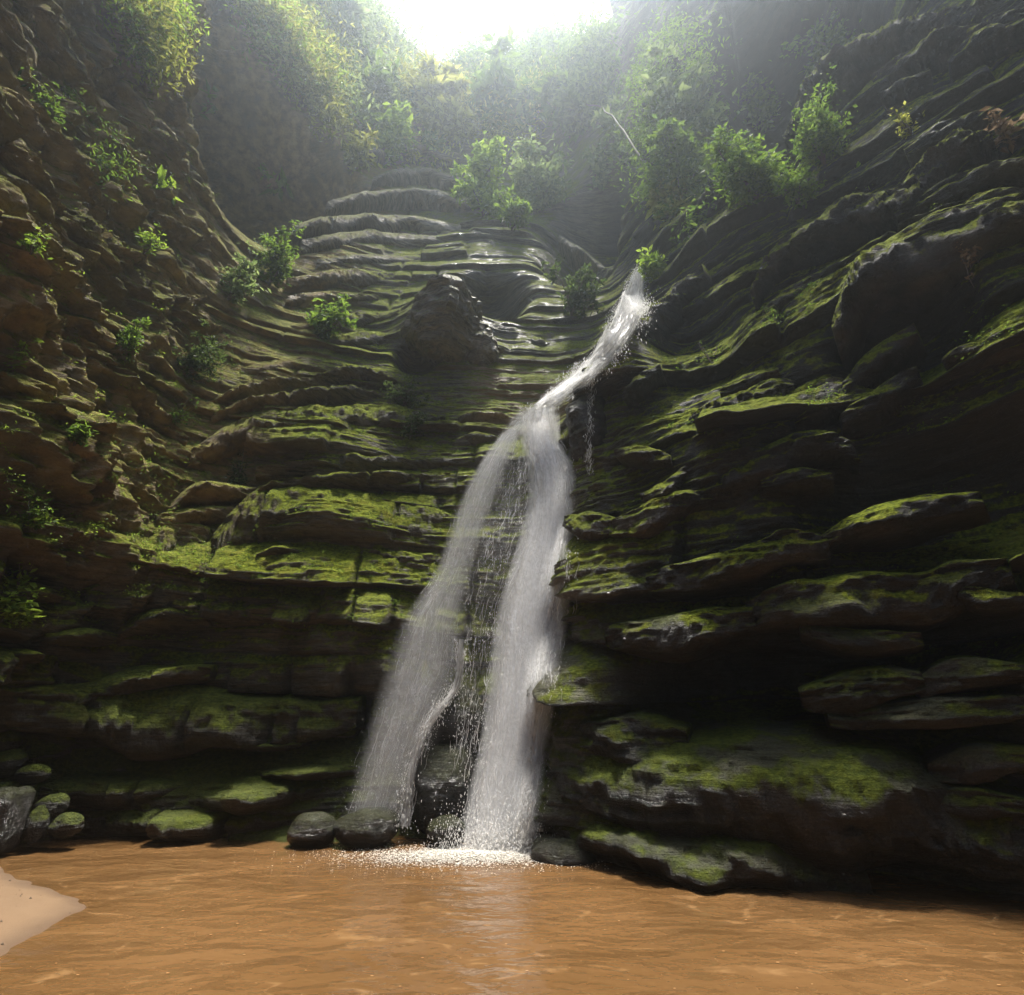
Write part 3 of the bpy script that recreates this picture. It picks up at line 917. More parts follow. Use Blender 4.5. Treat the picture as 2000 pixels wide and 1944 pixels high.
# ---------------------------------------------------------------- waterfall
def water_mat(name, sheet):
    m, nt = new_mat(name)
    N = NT(nt)
    df = N.n('ShaderNodeBsdfDiffuse'); df.inputs['Color'].default_value = (0.95, 0.94, 0.92, 1)
    tr = N.n('ShaderNodeBsdfTranslucent'); tr.inputs['Color'].default_value = (0.95, 0.94, 0.92, 1)
    gl = N.n('ShaderNodeBsdfGlossy'); gl.inputs['Roughness'].default_value = 0.25
    mx = N.n('ShaderNodeMixShader'); mx.inputs[0].default_value = 0.55
    N.l(df.outputs[0], mx.inputs[1]); N.l(tr.outputs[0], mx.inputs[2])
    mg = N.n('ShaderNodeMixShader'); mg.inputs[0].default_value = 0.06
    N.l(mx.outputs[0], mg.inputs[1]); N.l(gl.outputs[0], mg.inputs[2])
    if not sheet:
        tp = N.n('ShaderNodeBsdfTransparent')
        ma = N.n('ShaderNodeMixShader'); ma.inputs[0].default_value = 0.62
        N.l(tp.outputs[0], ma.inputs[1]); N.l(mg.outputs[0], ma.inputs[2])
        N.out(ma.outputs[0])
        return m
    uv = N.n('ShaderNodeUVMap')
    su = N.n('ShaderNodeSeparateXYZ'); N.l(uv.outputs[0], su.inputs[0])
    geo = N.n('ShaderNodeNewGeometry')
    # u: 0..1 across, v: metres along the flow
    a = N.noise(N.mapping(uv.outputs[0], (22, 1.1, 1)), 1.0, 4, 0.62, 0.5)
    b = N.noise(N.mapping(uv.outputs[0], (7, 0.55, 1)), 1.0, 3, 0.5, 0.3)
    g = N.noise(N.mapping(geo.outputs['Position'], (14, 14, 8)), 1.0, 3, 0.6)
    s = N.math('ADD', N.math('MULTIPLY', a, 0.55), N.math('ADD', N.math('MULTIPLY', b, 0.45), N.math('MULTIPLY', g, 0.35)))
    al = N.rng(s, 0.44, 0.80)
    bmp = N.bump(N.math('ADD', N.math('MULTIPLY', a, 1.0), N.math('MULTIPLY', g, 1.0)), 1.0, 0.25)
    N.l(bmp, df.inputs['Normal']); N.l(bmp, tr.inputs['Normal'])
    e = N.math('MULTIPLY', N.rng(su.outputs[0], 0.0, 0.28), N.rng(su.outputs[0], 1.0, 0.72))
    al = N.math('MULTIPLY', N.math('MULTIPLY', al, e), sheet, clamp=True)
    tp = N.n('ShaderNodeBsdfTransparent')
    ma = N.n('ShaderNodeMixShader')
    N.l(al, ma.inputs[0]); N.l(tp.outputs[0], ma.inputs[1]); N.l(mg.outputs[0], ma.inputs[2])
    N.out(ma.outputs[0])
    return m


M['fall_sheet'] = water_mat('falling_water_sheet', 0.95)
M['fall_veil'] = water_mat('falling_water_veil', 0.28)
M['fall_drop'] = water_mat('falling_water_drops', 0)

fall = bpy.data.objects.new('waterfall', None)
link(fall)
fall.location = on_water(960, 1660)
FALL0 = np.array(fall.location)
tag(fall, 'white waterfall that drops from a rock slot into the brown pool', 'waterfall')


class Flow:
    """water surface between a left and a right edge line"""
    def __init__(self, rows, gap=0.12):
        rows = np.array(rows, float)          # (n, 5): xl, yl, xr, yr, Y
        t = np.linspace(0, len(rows) - 1, 60)
        R = catmull(rows, t)
        self.na = 7
        G = np.zeros((60, self.na, 3))
        for i in range(60):
            for j in range(self.na):
                f = j / (self.na - 1)
                px, py = R[i, 0] * (1 - f) + R[i, 2] * f, R[i, 1] * (1 - f) + R[i, 3] * f
                Y = R[i, 4]
                h, _ = hit(px, py, BV)
                if h is not None:
                    Y = min(Y, h[1] - gap)
                G[i, j] = at(px, py, Y)
        for _ in range(10):
            G[1:-1] = np.minimum(0.25 * G[:-2] + 0.5 * G[1:-1] + 0.25 * G[2:], np.stack([G[1:-1, :, 0] * 0 + 1e9, G[1:-1, :, 1] + 0.05, G[1:-1, :, 0] * 0 + 1e9], -1))
        self.G = G
        mid = G[:, self.na // 2]
        self.L = np.concatenate([[0], np.cumsum(np.linalg.norm(np.diff(mid, axis=0), axis=1))])
        self.len = self.L[-1]

    def P(self, f, l):
        """f across 0..1, l metres along"""
        i = np.interp(l, self.L, np.arange(60))
        i0 = np.clip(np.floor(i).astype(int), 0, 58)
        a = (i - i0)[..., None]
        j = np.clip(f, 0, 1) * (self.na - 1)
        j0 = np.clip(np.floor(j).astype(int), 0, self.na - 2)
        b = (j - j0)[..., None]
        G = self.G
        p = (G[i0, j0] * (1 - b) + G[i0, j0 + 1] * b) * (1 - a) + (G[i0 + 1, j0] * (1 - b) + G[i0 + 1, j0 + 1] * b) * a
        ex = G[i0, -1] - G[i0, 0]
        return p + ex * (f - np.clip(f, 0, 1))[..., None]


def sheet(name, fl, mat, off, seed, nu=40):
    nl = int(fl.len / 0.05)
    u, l = np.meshgrid(np.linspace(0, 1, nu), np.linspace(0, fl.len, nl))
    p = fl.P(u.ravel(), l.ravel())
    w = fbm(u.ravel() * 5, l.ravel() * 0.7, seed, 3, seed)
    p[:, 1] += -off + 0.10 * w
    p[:, 0] += 0.05 * fbm(u.ravel() * 4, l.ravel() * 0.9, seed + 5, 3, seed)
    o = mesh_obj(name, p - FALL0, grid_faces(nl, nu), M[mat], fall)
    uvl = o.data.uv_layers.new(name='UVMap')
    li = np.zeros(len(o.data.loops), np.int32)
    o.data.loops.foreach_get('vertex_index', li)
    uvv = np.column_stack([u.ravel(), l.ravel() + seed * 3.1])[li]
    uvl.data.foreach_set('uv', uvv.astype(np.float32).ravel())
    return o


def strands(name, fl, n, seed, r=(0.004, 0.012), ln=(0.10, 0.45), spread=0.06, bias=1.0, back=(0.0, 0.22)):
    """threads of water that follow the flow, pointed at both ends"""
    r_ = np.random.default_rng(seed)
    k = 6
    f0 = 0.5 + (r_.random(n) - 0.5) * (1 + spread) * r_.random(n) ** (0.25 * bias)
    f0 += 0.06 * r_.normal(size=n)
    l0 = r_.random(n) * fl.len
    le = ln[0] + (ln[1] - ln[0]) * r_.random(n) ** 2
    rad = r[0] + (r[1] - r[0]) * r_.random(n) ** 2
    tt = np.linspace(0, 1, k)
    l = np.minimum(l0[:, None] + le[:, None] * tt[None], fl.len)
    f = f0[:, None] + 0.02 * r_.normal(size=(n, 1)) * tt[None]
    c = fl.P(f.ravel(), l.ravel()).reshape(n, k, 3)
    c += (r_.normal(size=(n, 1, 3)) * np.array([0.02, 0.02, 0.02]))
    c[:, :, 1] -= back[0] + (back[1] - back[0]) * r_.random((n, 1))
    c[:, :, 0] += 0.012 * np.sin(tt[None] * 6 + r_.random((n, 1)) * 6)
    prof = np.sin(np.pi * (0.06 + 0.88 * tt)) ** 0.8
    a3 = np.array([0, 2.094, 4.189])
    rng3 = np.stack([np.cos(a3), np.sin(a3), np.zeros(3)], -1)
    V = c[:, :, None, :] + (rad[:, None, None, None] * prof[None, :, None, None]) * rng3[None, None]
    base = (np.arange(n) * k * 3)[:, None, None, None]
    i = np.arange(k - 1)[None, :, None, None] * 3
    j = np.arange(3)[None, None, :, None]
    j2 = (j + 1) % 3
    F = np.concatenate([base + i + j, base + i + j2, base + i + 3 + j2, base + i + 3 + j], -1).reshape(-1, 4)
    return mesh_obj(name, V.reshape(-1, 3) - FALL0, F, M['fall_drop'], fall)


OCT = np.array([[1, 0, 0], [-1, 0, 0], [0, 1, 0], [0, -1, 0], [0, 0, 3.2], [0, 0, -3.2]], float)
OCTF = np.array([[0, 2, 4], [2, 1, 4], [1, 3, 4], [3, 0, 4], [2, 0, 5], [1, 2, 5], [3, 1, 5], [0, 3, 5]])


def drops(name, pts, rad, mat='fall_drop', parent=fall, org=None, shape=(1, 1, 1)):
    pts = np.asarray(pts)
    V = pts[:, None, :] + OCT[None] * np.asarray(rad)[:, None, None] * np.array(shape)
    F = (np.arange(len(pts)) * 6)[:, None, None] + OCTF[None]
    o = mesh_obj(name, V.reshape(-1, 3) - (FALL0 if org is None else org), F.reshape(-1, 3), M[mat], parent)
    return o


F_up = Flow([(1236, 532, 1258, 530, 13.6), (1210, 590, 1262, 585, 13.0), (1188, 645, 1248, 640, 12.2), (1145, 705, 1212, 690, 10.6), (1080, 758, 1160, 745, 9.8), (1030, 800, 1098, 792, 9.5)], 0.3)
F_main = Flow([(1020, 808, 1090, 796, 10.2), (1022, 880, 1090, 870, 9.9), (1038, 950, 1118, 915, 9.65), (1022, 1040, 1116, 1020, 9.4), (980, 1180, 1108, 1160, 9.05), (962, 1300, 1088, 1290, 8.8), (945, 1450, 1064, 1440, 8.5), (915, 1580, 1050, 1570, 8.25), (900, 1668, 1040, 1668, 8.1)], 0.15)
F_veil = Flow([(1010, 812, 1062, 798, 10.2), (930, 920, 1005, 880, 9.8), (885, 1030, 968, 985, 9.5), (850, 1130, 930, 1110, 9.25), (800, 1200, 908, 1200, 9.05), (757, 1330, 900, 1310, 8.85), (715, 1470, 850, 1430, 8.6), (680, 1610, 795, 1605, 8.45)], 0.10)
F_mid = Flow([(1000, 860, 1050, 870, 9.9), (965, 980, 1045, 980, 9.4), (925, 1090, 1025, 1090, 8.95), (905, 1200, 985, 1200, 8.85), (898, 1290, 968, 1300, 8.75), (890, 1400, 950, 1400, 8.65), (870, 1520, 925, 1520, 8.45)], 0.08)
F_thin = Flow([(896, 1250, 906, 1250, 8.75), (884, 1340, 900, 1340, 8.7), (835, 1402, 862, 1392, 8.55), (800, 1480, 824, 1474, 8.5), (782, 1612, 802, 1612, 8.35)], 0.10)
F_tr = Flow([(1152, 735, 1166, 730, 8.7), (1146, 800, 1162, 800, 8.4), (1144, 870, 1158, 870, 8.2), (1146, 925, 1156, 925, 8.15)], 0.05)
for nm, fl, mt, offs in (('stream_sheet', F_up, 'fall_sheet', (0.0, 0.12)), ('fall_sheet', F_main, 'fall_sheet', (0.0, 0.1, 0.22)), ('veil_sheet', F_veil, 'fall_veil', (0.0, 0.1, 0.2, 0.3)),
                         ('film_sheet', F_mid, 'fall_veil', (0.0,)), ('thin_stream', F_thin, 'fall_sheet', (0.0, 0.06))):
    for q_, of in enumerate(offs):
        sheet(nm, fl, mt, of, 3 + q_ * 11 + len(nm))
strands('stream_threads', F_up, 500, 41, r=(0.003, 0.008), ln=(0.08, 0.3))
strands('fall_threads', F_main, 1500, 42, r=(0.003, 0.008), ln=(0.08, 0.4), back=(0.0, 0.3))
strands('veil_threads', F_veil, 500, 43, r=(0.002, 0.004), ln=(0.2, 0.6))
strands('film_threads', F_mid, 300, 44, r=(0.002, 0.006))
strands('thin_threads', F_thin, 300, 45, r=(0.003, 0.007), ln=(0.1, 0.3), back=(0.0, 0.08))
strands('trickle_threads', F_tr, 160, 46, r=(0.002, 0.007), ln=(0.05, 0.25), back=(0.0, 0.05))


def mist(name, fl, thick, density, l0=0.0, l1=1.0, wide=1.0, nu=24):
    """lens-shaped body of fine spray round a flow"""
    nl = 60
    u = np.linspace(0, 1, nu)
    l = np.linspace(l0, l1, nl) * fl.len
    U, Lm = np.meshgrid(u, l)
    p = fl.P(0.5 + (U.ravel() - 0.5) * wide, Lm.ravel())
    t = thick * np.clip(1 - (2 * U.ravel() - 1) ** 2, 0, 1) ** 1.3 * np.clip(np.minimum((Lm.ravel() - l[0]) / 0.5, (l[-1] - Lm.ravel()) / 0.25 + 0.2), 0.02, 1)
    fr_, bk_ = p.copy(), p.copy()
    fr_[:, 1] -= t + 0.004
    bk_[:, 1] += t * 0.35 + 0.004
    V = np.concatenate([fr_, bk_])
    f1 = grid_faces(nl, nu)
    off = nl * nu
    f2 = f1[:, ::-1] + off
    side = []
    for r in range(nl - 1):
        a, b = r * nu, (r + 1) * nu
        side.append([a, b, b + off, a + off])
        a, b = r * nu + nu - 1, (r + 1) * nu + nu - 1
        side.append([a, a + off, b + off, b])
    for c in range(nu - 1):
        side.append([c, c + off, c + 1 + off, c + 1])
        a = (nl - 1) * nu + c
        side.append([a, a + 1, a + 1 + off, a + off])
    m, nt = new_mat(name)
    N = NT(nt)
    pv = N.n('ShaderNodeVolumePrincipled')
    pv.inputs['Color'].default_value = (0.97, 0.97, 0.97, 1)
    pv.inputs['Density'].default_value = density
    pv.inputs['Anisotropy'].default_value = 0.05
    N.out(None, pv.outputs[0])
    o = mesh_obj(name, V - FALL0, np.vstack([f1, f2, np.array(side)]), m, fall)
    bm = bmesh.new()
    bm.from_mesh(o.data)
    bmesh.ops.recalc_face_normals(bm, faces=bm.faces)
    bm.to_mesh(o.data)
    bm.free()
    tag(o, kind='stuff')
    return o


mist('veil_mist', F_veil, 0.42, 0.28, 0.05, 1.0, 1.25)
mist('fall_mist', F_main, 0.36, 3.8, 0.02, 1.0, 1.15)
mist('stream_mist', F_up, 0.25, 0.8, 0.1, 1.0, 1.0)
r_ = np.random.default_rng(99)
dp, dr = [], []
for fl, n, sp, rr in ((F_main, 15000, 0.08, 0.0045), (F_up, 9000, 0.18, 0.0075), (F_veil, 5000, 0.10, 0.0032), (F_mid, 2000, 0.12, 0.0045), (F_thin, 2200, 0.4, 0.0048)):
    f = 0.5 + (r_.random(n) - 0.5) + sp * r_.normal(size=n)
    p = fl.P(f, r_.random(n) * fl.len) + r_.normal(size=(n, 3)) * 0.03
    p[:, 1] -= 0.35 * r_.random(n) ** 2
    q_ = vnoise(p[:, 0] * 6, p[:, 1] * 2, p[:, 2] * 2.2, 77) > -0.25      # clots and gaps
    p = p[q_]; n = len(p)
    dp.append(p); dr.append(rr * (0.4 + 0.9 * r_.random(n) ** 2))
# splash thrown up at the foot
n = 5200
a = r_.random(n)
fx = 900 + 150 * a
foot = np.array([on_water(x, 1665) for x in fx])
foot += np.column_stack([r_.normal(size=n) * 0.28, r_.normal(size=n) * 0.16, np.abs(r_.normal(size=n)) ** 1.3 * 0.20])
dp.append(foot); dr.append(0.002 + 0.0035 * r_.random(n) ** 2)
tag(bpy.data.objects['stream_threads'], kind='stuff')
tag(drops('spray_drops', np.concatenate(dp), np.concatenate(dr)), kind='stuff')

# foam on the pool below the fall
n = 16000
ang = r_.random(n) * 2 * np.pi
rad = np.abs(r_.normal(size=n)) * 0.55
c0 = on_water(955, 1672)
fp = np.column_stack([c0[0] - 0.25 + np.cos(ang) * rad * 1.55, c0[1] - 0.02 + np.sin(ang) * rad * 0.55, np.full(n, 0.008)])
fp[:, 2] += 0.05 * np.exp(-rad * 3) * r_.random(n)
m, nt = new_mat('white_foam')
N = NT(nt)
bs = N.n('ShaderNodeBsdfPrincipled')
bs.inputs['Base Color'].default_value = (0.62, 0.58, 0.50, 1)
bs.inputs['Roughness'].default_value = 0.5
N.out(bs.outputs[0])
M['foam'] = m
foam = drops('foam', fp, 0.003 + 0.013 * r_.random(n) ** 2 * np.exp(-rad * 0.6), 'foam', None, np.zeros(3), (1.5, 1.0, 0.16))
tag(foam, kind='stuff')
m, nt = new_mat('tan_froth')
N = NT(nt)
bs = N.n('ShaderNodeBsdfPrincipled')
bs.inputs['Base Color'].default_value = (0.29, 0.155, 0.062, 1)
bs.inputs['Roughness'].default_value = 0.45
N.out(bs.outputs[0])
M['froth'] = m
# drifting lines of froth on the pool
fp, fr = [], []
for _ in range(140):
    x, y = r_.random() * 2000, 1690 + 250 * r_.random()
    p = on_water(x, y)
    if p[1] < 9:
        fp.append([p[0], p[1], 0.004]); fr.append(0.0015 + 0.004 * r_.random() ** 3)
fp, fr = np.array(fp), np.array(fr)
fp[:, 2] = pool_height(fp[:, 0], fp[:, 1]) + 0.006
hexa = np.array([(math.cos(k * math.pi / 3), math.sin(k * math.pi / 3), 0) for k in range(6)])
V = fp[:, None, :] + hexa[None] * fr[:, None, None] * np.array([2.6, 1.3, 0])
i6 = (np.arange(len(fp)) * 6)[:, None]
F = np.concatenate([i6 + np.array([[0, 1, 2, 3]]), i6 + np.array([[0, 3, 4, 5]])], 0)
fr = mesh_obj('froth', V.reshape(-1, 3), F, M['froth'])
tag(fr, kind='stuff')

# ---------------------------------------------------------------- sand bank
m, nt = new_mat('damp_sand')
N = NT(nt)
geo = N.n('ShaderNodeNewGeometry')
pos = geo.outputs['Position']
n1 = N.noise(pos, 3.0, 4, 0.6)
n2 = N.noise(pos, 90.0, 3, 0.6)
col = N.mix(n1, (0.120, 0.070, 0.032), (0.160, 0.096, 0.046))
col = N.mix(N.rng(n2, 0.62, 0.72, 0, 0.7), col, (0.20, 0.12, 0.06))
sz = N.n('ShaderNodeSeparateXYZ'); N.l(pos, sz.inputs[0])
col = N.mix(N.rng(N.math('ADD', sz.outputs[2], N.math('MULTIPLY', n1, 0.02)), 0.055, 0.015), col, (0.085, 0.047, 0.020))
bs = N.n('ShaderNodeBsdfPrincipled')
N.l(col, bs.inputs['Base Color'])
bs.inputs['Roughness'].default_value = 0.8
N.l(N.bump(N.math('ADD', N.math('MULTIPLY', n1, 2.0), n2), 0.5, 0.02), bs.inputs['Normal'])
N.out(bs.outputs[0])
M['sand'] = m
edge = [on_water(x, y) for x, y in [(-60, 1675), (10, 1700), (45, 1722), (90, 1738), (130, 1748), (162, 1757), (172, 1765), (160, 1780), (130, 1800), (80, 1825), (40, 1845), (0, 1868), (-80, 1915)]]
edge = np.array(edge)[:, :2]
edge = np.vstack([edge, [(-4.2, 3.6), (-7.6, 3.0), (-7.8, 6.8)]])
cen = np.array([-6.0, 5.2])
nr, na = 40, 200
e2 = np.vstack([edge, edge[:1]])
el = np.concatenate([[0], np.cumsum(np.linalg.norm(np.diff(e2, axis=0), axis=1))])
q = np.linspace(0, el[-1], na, endpoint=False)
eb = np.column_stack([np.interp(q, el, e2[:, k]) for k in (0, 1)])
t = np.linspace(0, 1.10, nr)
V = cen + (eb - cen)[None] * t[:, None, None]
zs = 0.16 * (1 - t ** 2)[:, None] + 0.015 * fbm(V[..., 0] * 3, V[..., 1] * 3, 0.3, 3, 4)
sand = mesh_obj('sand', np.dstack([V, zs]).reshape(-1, 3), grid_faces(nr, na, True), M['sand'])
tag(sand, kind='structure')
BV_SAND = BVHTree.FromPolygons([tuple(v.co) for v in sand.data.vertices], [tuple(p.vertices) for p in sand.data.polygons])
# crumbs of leaf and grit lying on the sand
m, nt = new_mat('dark_grit')
N = NT(nt)
bs = N.n('ShaderNodeBsdfPrincipled')
bs.inputs['Base Color'].default_value = (0.07, 0.045, 0.025, 1)
bs.inputs['Roughness'].default_value = 0.8
N.out(bs.outputs[0])
M['grit'] = m
gp, gr = [], []
for _ in range(420):
    h = BV_SAND.ray_cast(Vector((-7 + 3.2 * r_.random(), 3.4 + 3.4 * r_.random(), 3)), Vector((0, 0, -1)))
    if h[0] is not None and h[0].z > 0.01:
        gp.append(tuple(h[0])); gr.append(0.0015 + 0.012 * r_.random() ** 5)
tag(drops('grit', np.array(gp), np.array(gr), 'grit', None, np.zeros(3), (1.3, 1, 0.5)), kind='stuff')

# ---------------------------------------------------------------- plants
def leaf_mat(name, c1, c2, trans=0.58):
    m, nt = new_mat(name)
    N = NT(nt)
    geo = N.n('ShaderNodeNewGeometry')
    n1 = N.noise(geo.outputs['Position'], 7.0, 2, 0.5)
    rnd = geo.outputs['Random Per Island']
    col = N.mix(N.rng(N.math('ADD', N.math('MULTIPLY', n1, 0.5), N.math('MULTIPLY', rnd, 0.5)), 0.25, 0.75), c1, c2)
    df = N.n('ShaderNodeBsdfPrincipled')
    N.l(col, df.inputs['Base Color']); df.inputs['Roughness'].default_value = 0.6; df.inputs['Specular IOR Level'].default_value = 0.2
    tr = N.n('ShaderNodeBsdfTranslucent'); N.l(col, tr.inputs['Color'])
    mx = N.n('ShaderNodeMixShader'); mx.inputs[0].default_value = trans
    N.l(df.outputs[0], mx.inputs[1]); N.l(tr.outputs[0], mx.inputs[2])
    N.out(mx.outputs[0])
    return m


M['leaf'] = leaf_mat('green_leaf', (0.06, 0.11, 0.016), (0.16, 0.24, 0.030))
M['leaf_bright'] = leaf_mat('bright_leaf', (0.12, 0.20, 0.020), (0.27, 0.37, 0.045))
M['leaf_dry'] = leaf_mat('yellow_grass_leaf', (0.15, 0.16, 0.025), (0.36, 0.37, 0.07))
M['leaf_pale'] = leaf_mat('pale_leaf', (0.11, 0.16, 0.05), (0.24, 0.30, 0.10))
M['leaf_dark'] = leaf_mat('dark_leaf', (0.03, 0.05, 0.012), (0.07, 0.10, 0.022))
M['leaf_brown'] = leaf_mat('withered_leaf', (0.14, 0.09, 0.05), (0.25, 0.18, 0.11), 0.3)
m, nt = new_mat('bark')
N = NT(nt)
geo = N.n('ShaderNodeNewGeometry')
col = N.mix(N.noise(N.mapping(geo.outputs['Position'], (8, 8, 2)), 3.0, 4, 0.6), (0.05, 0.038, 0.026), (0.15, 0.12, 0.09))
bs = N.n('ShaderNodeBsdfPrincipled'); N.l(col, bs.inputs['Base Color']); bs.inputs['Roughness'].default_value = 0.85
N.out(bs.outputs[0])
M['bark'] = m


def leaves(pts, size, seed, droop=0.3, aspect=0.45):
    """folded pointed leaves; -> verts, faces"""
    r = np.random.default_rng(seed)
    n = len(pts)
    u = np.array([0.0, -0.25, 0.9]) + r.normal(size=(n, 3)) * 0.55
    u /= np.linalg.norm(u, axis=1)[:, None]
    d = r.normal(size=(n, 3)); d[:, 2] -= droop
    d -= u * (d * u).sum(1)[:, None] * 0.9
    d /= np.linalg.norm(d, axis=1)[:, None]
    s = np.cross(d, u); s /= np.linalg.norm(s, axis=1)[:, None]
    L = size * (0.4 + 1.1 * r.random(n) ** 1.5)[:, None]
    W = L * aspect
    a = pts
    b = pts + d * L
    mpt = pts + d * L * 0.45
    V = np.stack([a, mpt + s * W * 0.5 + u * W * 0.16, b, mpt - s * W * 0.5 + u * W * 0.16], 1)
    i = (np.arange(n) * 4)[:, None]
    F = np.concatenate([i + np.array([[0, 1, 2]]), i + np.array([[0, 2, 3]])], 0)
    return V.reshape(-1, 3), F


def tube(path, r0, r1, k=5):
    path = np.asarray(path, float)
    n = len(path)
    t = np.gradient(path, axis=0)
    t /= np.linalg.norm(t, axis=1)[:, None] + 1e-9
    a = np.cross(t, np.array([0.31, 0.2, 0.93])); a /= np.linalg.norm(a, axis=1)[:, None] + 1e-9
    b = np.cross(t, a)
    th = np.linspace(0, 2 * np.pi, k, endpoint=False)
    rr = np.linspace(r0, r1, n)
    V = path[:, None, :] + rr[:, None, None] * (a[:, None, :] * np.cos(th)[None, :, None] + b[:, None, :] * np.sin(th)[None, :, None])
    return V.reshape(-1, 3), grid_faces(n, k, True)


def join(parts):
    V, F, o = [], [], 0
    for v, f in parts:
        V.append(v); F.append(np.asarray(f) + o); o += len(v)
    return np.concatenate(V), np.concatenate(F)


PLANT_SEED = [1000]


def plant(px, py, w, h, label, mat='leaf', category='shrub', name='shrub', n=1400, leaf=0.075, nb=9, out=0.35, droop=0.25, clump=0.13, group=None, hang=False, foot=None):
    """woody plant rooted on the wall: stems that carry uneven leaf clumps. w, h in photo pixels"""
    PLANT_SEED[0] += 17
    sd = PLANT_SEED[0]
    r = np.random.default_rng(sd)
    fp = foot or (px, py + (-0.45 if hang else 0.45) * h)
    root, nrm = hit(fp[0], fp[1], BV)
    if root is None:
        root, nrm = hit(fp[0], fp[1])
    nrm = np.array([nrm[0], nrm[1], 0.0]); nrm /= np.linalg.norm(nrm) + 1e-9
    sc = ((root - CAM) @ np.array([0, math.cos(PITCH), math.sin(PITCH)])) / 1000.0
    W, H = w * sc, h * sc * 1.25
    right = np.array([1.0, 0, 0]) * 0.9 + np.array([nrm[1], -nrm[0], 0]) * 0.1
    cen_shift = (px - fp[0]) * sc
    o = bpy.data.objects.new(name, None)
    link(o)
    o.location = root
    tag(o, label, category, group)
    stems, pts = [], []
    for b in range(nb):
        up = (-1 if hang else 1) * (0.15 + 0.95 * r.random() ** 1.3) * H
        side = (r.random() - 0.5) * W * 1.15 + cen_shift
        fwd = out * min(W, H) * (0.2 + r.random())
        q = np.linspace(0, 1, 9)[:, None]
        tip = right * side + nrm * fwd + np.array([0, 0, up])
        ctrl = nrm * fwd * 0.9 + np.array([0, 0, up * (0.45 if not hang else 0.1)]) + right * side * 0.2
        path = 2 * q * (1 - q) * ctrl + q ** 2 * tip + 0.03 * r.normal(size=(9, 3)) * q * min(W, H)
        stems.append(tube(path, 0.016 * (0.6 + W), 0.004))
        m_ = max(3, n // nb)
        nk = 5
        for k in range(nk):
            c = path[int(3 + 5 * (k + 0.5) / nk)] + r.normal(size=3) * 0.10 * min(W, H)
            rad = clump * (0.35 + 1.3 * r.random() ** 2) * min(W, H) * 1.2
            g = r.normal(size=(m_ // nk, 3)) * rad * np.array([0.55, 0.5, 0.38])
            pts.append(c + g)
    v, f = join(stems)
    mesh_obj('stem', v, f, M['bark'], o)
    v, f = leaves(np.concatenate(pts), leaf * max(1.0, sc * 1000 / 9.0) * 1.15, sd + 1, droop)
    mesh_obj('foliage', v, f, M[mat], o, smooth_shade=False)
    return o


plant(945, 370, 110, 130, 'bright green shrub on the ledge in the middle, above the brown ridge', 'leaf_bright', n=2600, leaf=0.10)
plant(1050, 360, 120, 120, 'grey-green shrub right of the bright shrub, beside the dark recess', 'leaf_pale', n=2600, leaf=0.10)
plant(750, 275, 90, 110, 'light green shrub standing above the wet terraces, left of centre', 'leaf_bright', n=2200, leaf=0.11)
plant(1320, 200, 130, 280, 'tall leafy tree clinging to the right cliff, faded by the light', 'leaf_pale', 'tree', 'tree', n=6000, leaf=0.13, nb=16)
plant(1330, 340, 130, 160, 'bushy tree below the tall faded tree, leaning over the stream slot', 'leaf', 'tree', 'tree', n=4200, leaf=0.10, nb=14)
plant(1480, 335, 150, 140, 'spreading green tree on the right wall over dark rock', 'leaf', 'tree', 'tree', n=4600, leaf=0.085, nb=16)
plant(1610, 245, 130, 170, 'upright green tree on the right wall, right of the spreading one', 'leaf', 'tree', 'tree', n=3800, leaf=0.075, nb=14)
plant(1505, 195, 100, 110, 'dull grey-green shrub above the spreading tree on the right wall', 'leaf', n=1800, leaf=0.09)
plant(1690, 45, 150, 110, 'dense shrub at the top right, above the mossy ridge', 'leaf', n=3200, leaf=0.09)
plant(1300, 450, 80, 140, 'tuft of yellow hanging grass right above the head of the fall', 'leaf_dry', 'grass tuft', 'grass_tuft', n=1800, leaf=0.17, droop=0.9, hang=True)
plant(1280, 520, 70, 50, 'small green tuft at the right edge of the slot where the water appears', 'leaf_bright', 'grass tuft', 'grass_tuft', n=700, leaf=0.10)
plant(525, 505, 80, 120, 'leafy shrub in the shadowed corner left of the wet terraces', 'leaf', n=2000, leaf=0.075)
plant(445, 545, 80, 90, 'pale-leaved shrub left of the shadowed corner shrub', 'leaf_pale', n=1500, leaf=0.075)
plant(235, 650, 70, 80, 'small dark shrub on the sunlit left wall', 'leaf', n=1100, leaf=0.065)
plant(355, 690, 110, 90, 'dark shrub below the overhanging slab near the left corner', 'leaf_dark', n=1700, leaf=0.065)
plant(620, 630, 90, 60, 'ferny tuft on the ledge left of the rounded outcrop', 'leaf', 'fern', 'fern', n=900, leaf=0.10)
plant(845, 640, 60, 80, 'small creeper on the dark face of the rounded outcrop', 'leaf', 'creeper', 'creeper', n=800, leaf=0.05, hang=True)
plant(790, 770, 110, 50, 'dark creeping plant on the ledge under the rounded outcrop', 'leaf_dark', 'creeper', 'creeper', n=900, leaf=0.055)
plant(800, 830, 70, 60, 'small mossy bush at the right end of the long middle ledge', 'leaf_dark', n=700, leaf=0.05)
plant(420, 200, 50, 50, 'pair of big bright leaves in the dark recess at upper left', 'leaf_bright', 'plant', 'broad_leaf_plant', n=40, leaf=0.22, nb=4)
plant(320, 345, 60, 60, 'bright broad-leaved plant on the left wall below the dark recess', 'leaf_bright', 'plant', 'broad_leaf_plant', n=50, leaf=0.20, nb=4)
plant(535, 360, 80, 50, 'fern with drooping fronds at the foot of the dark recess', 'leaf_bright', 'fern', 'fern', n=240, leaf=0.22, nb=6)
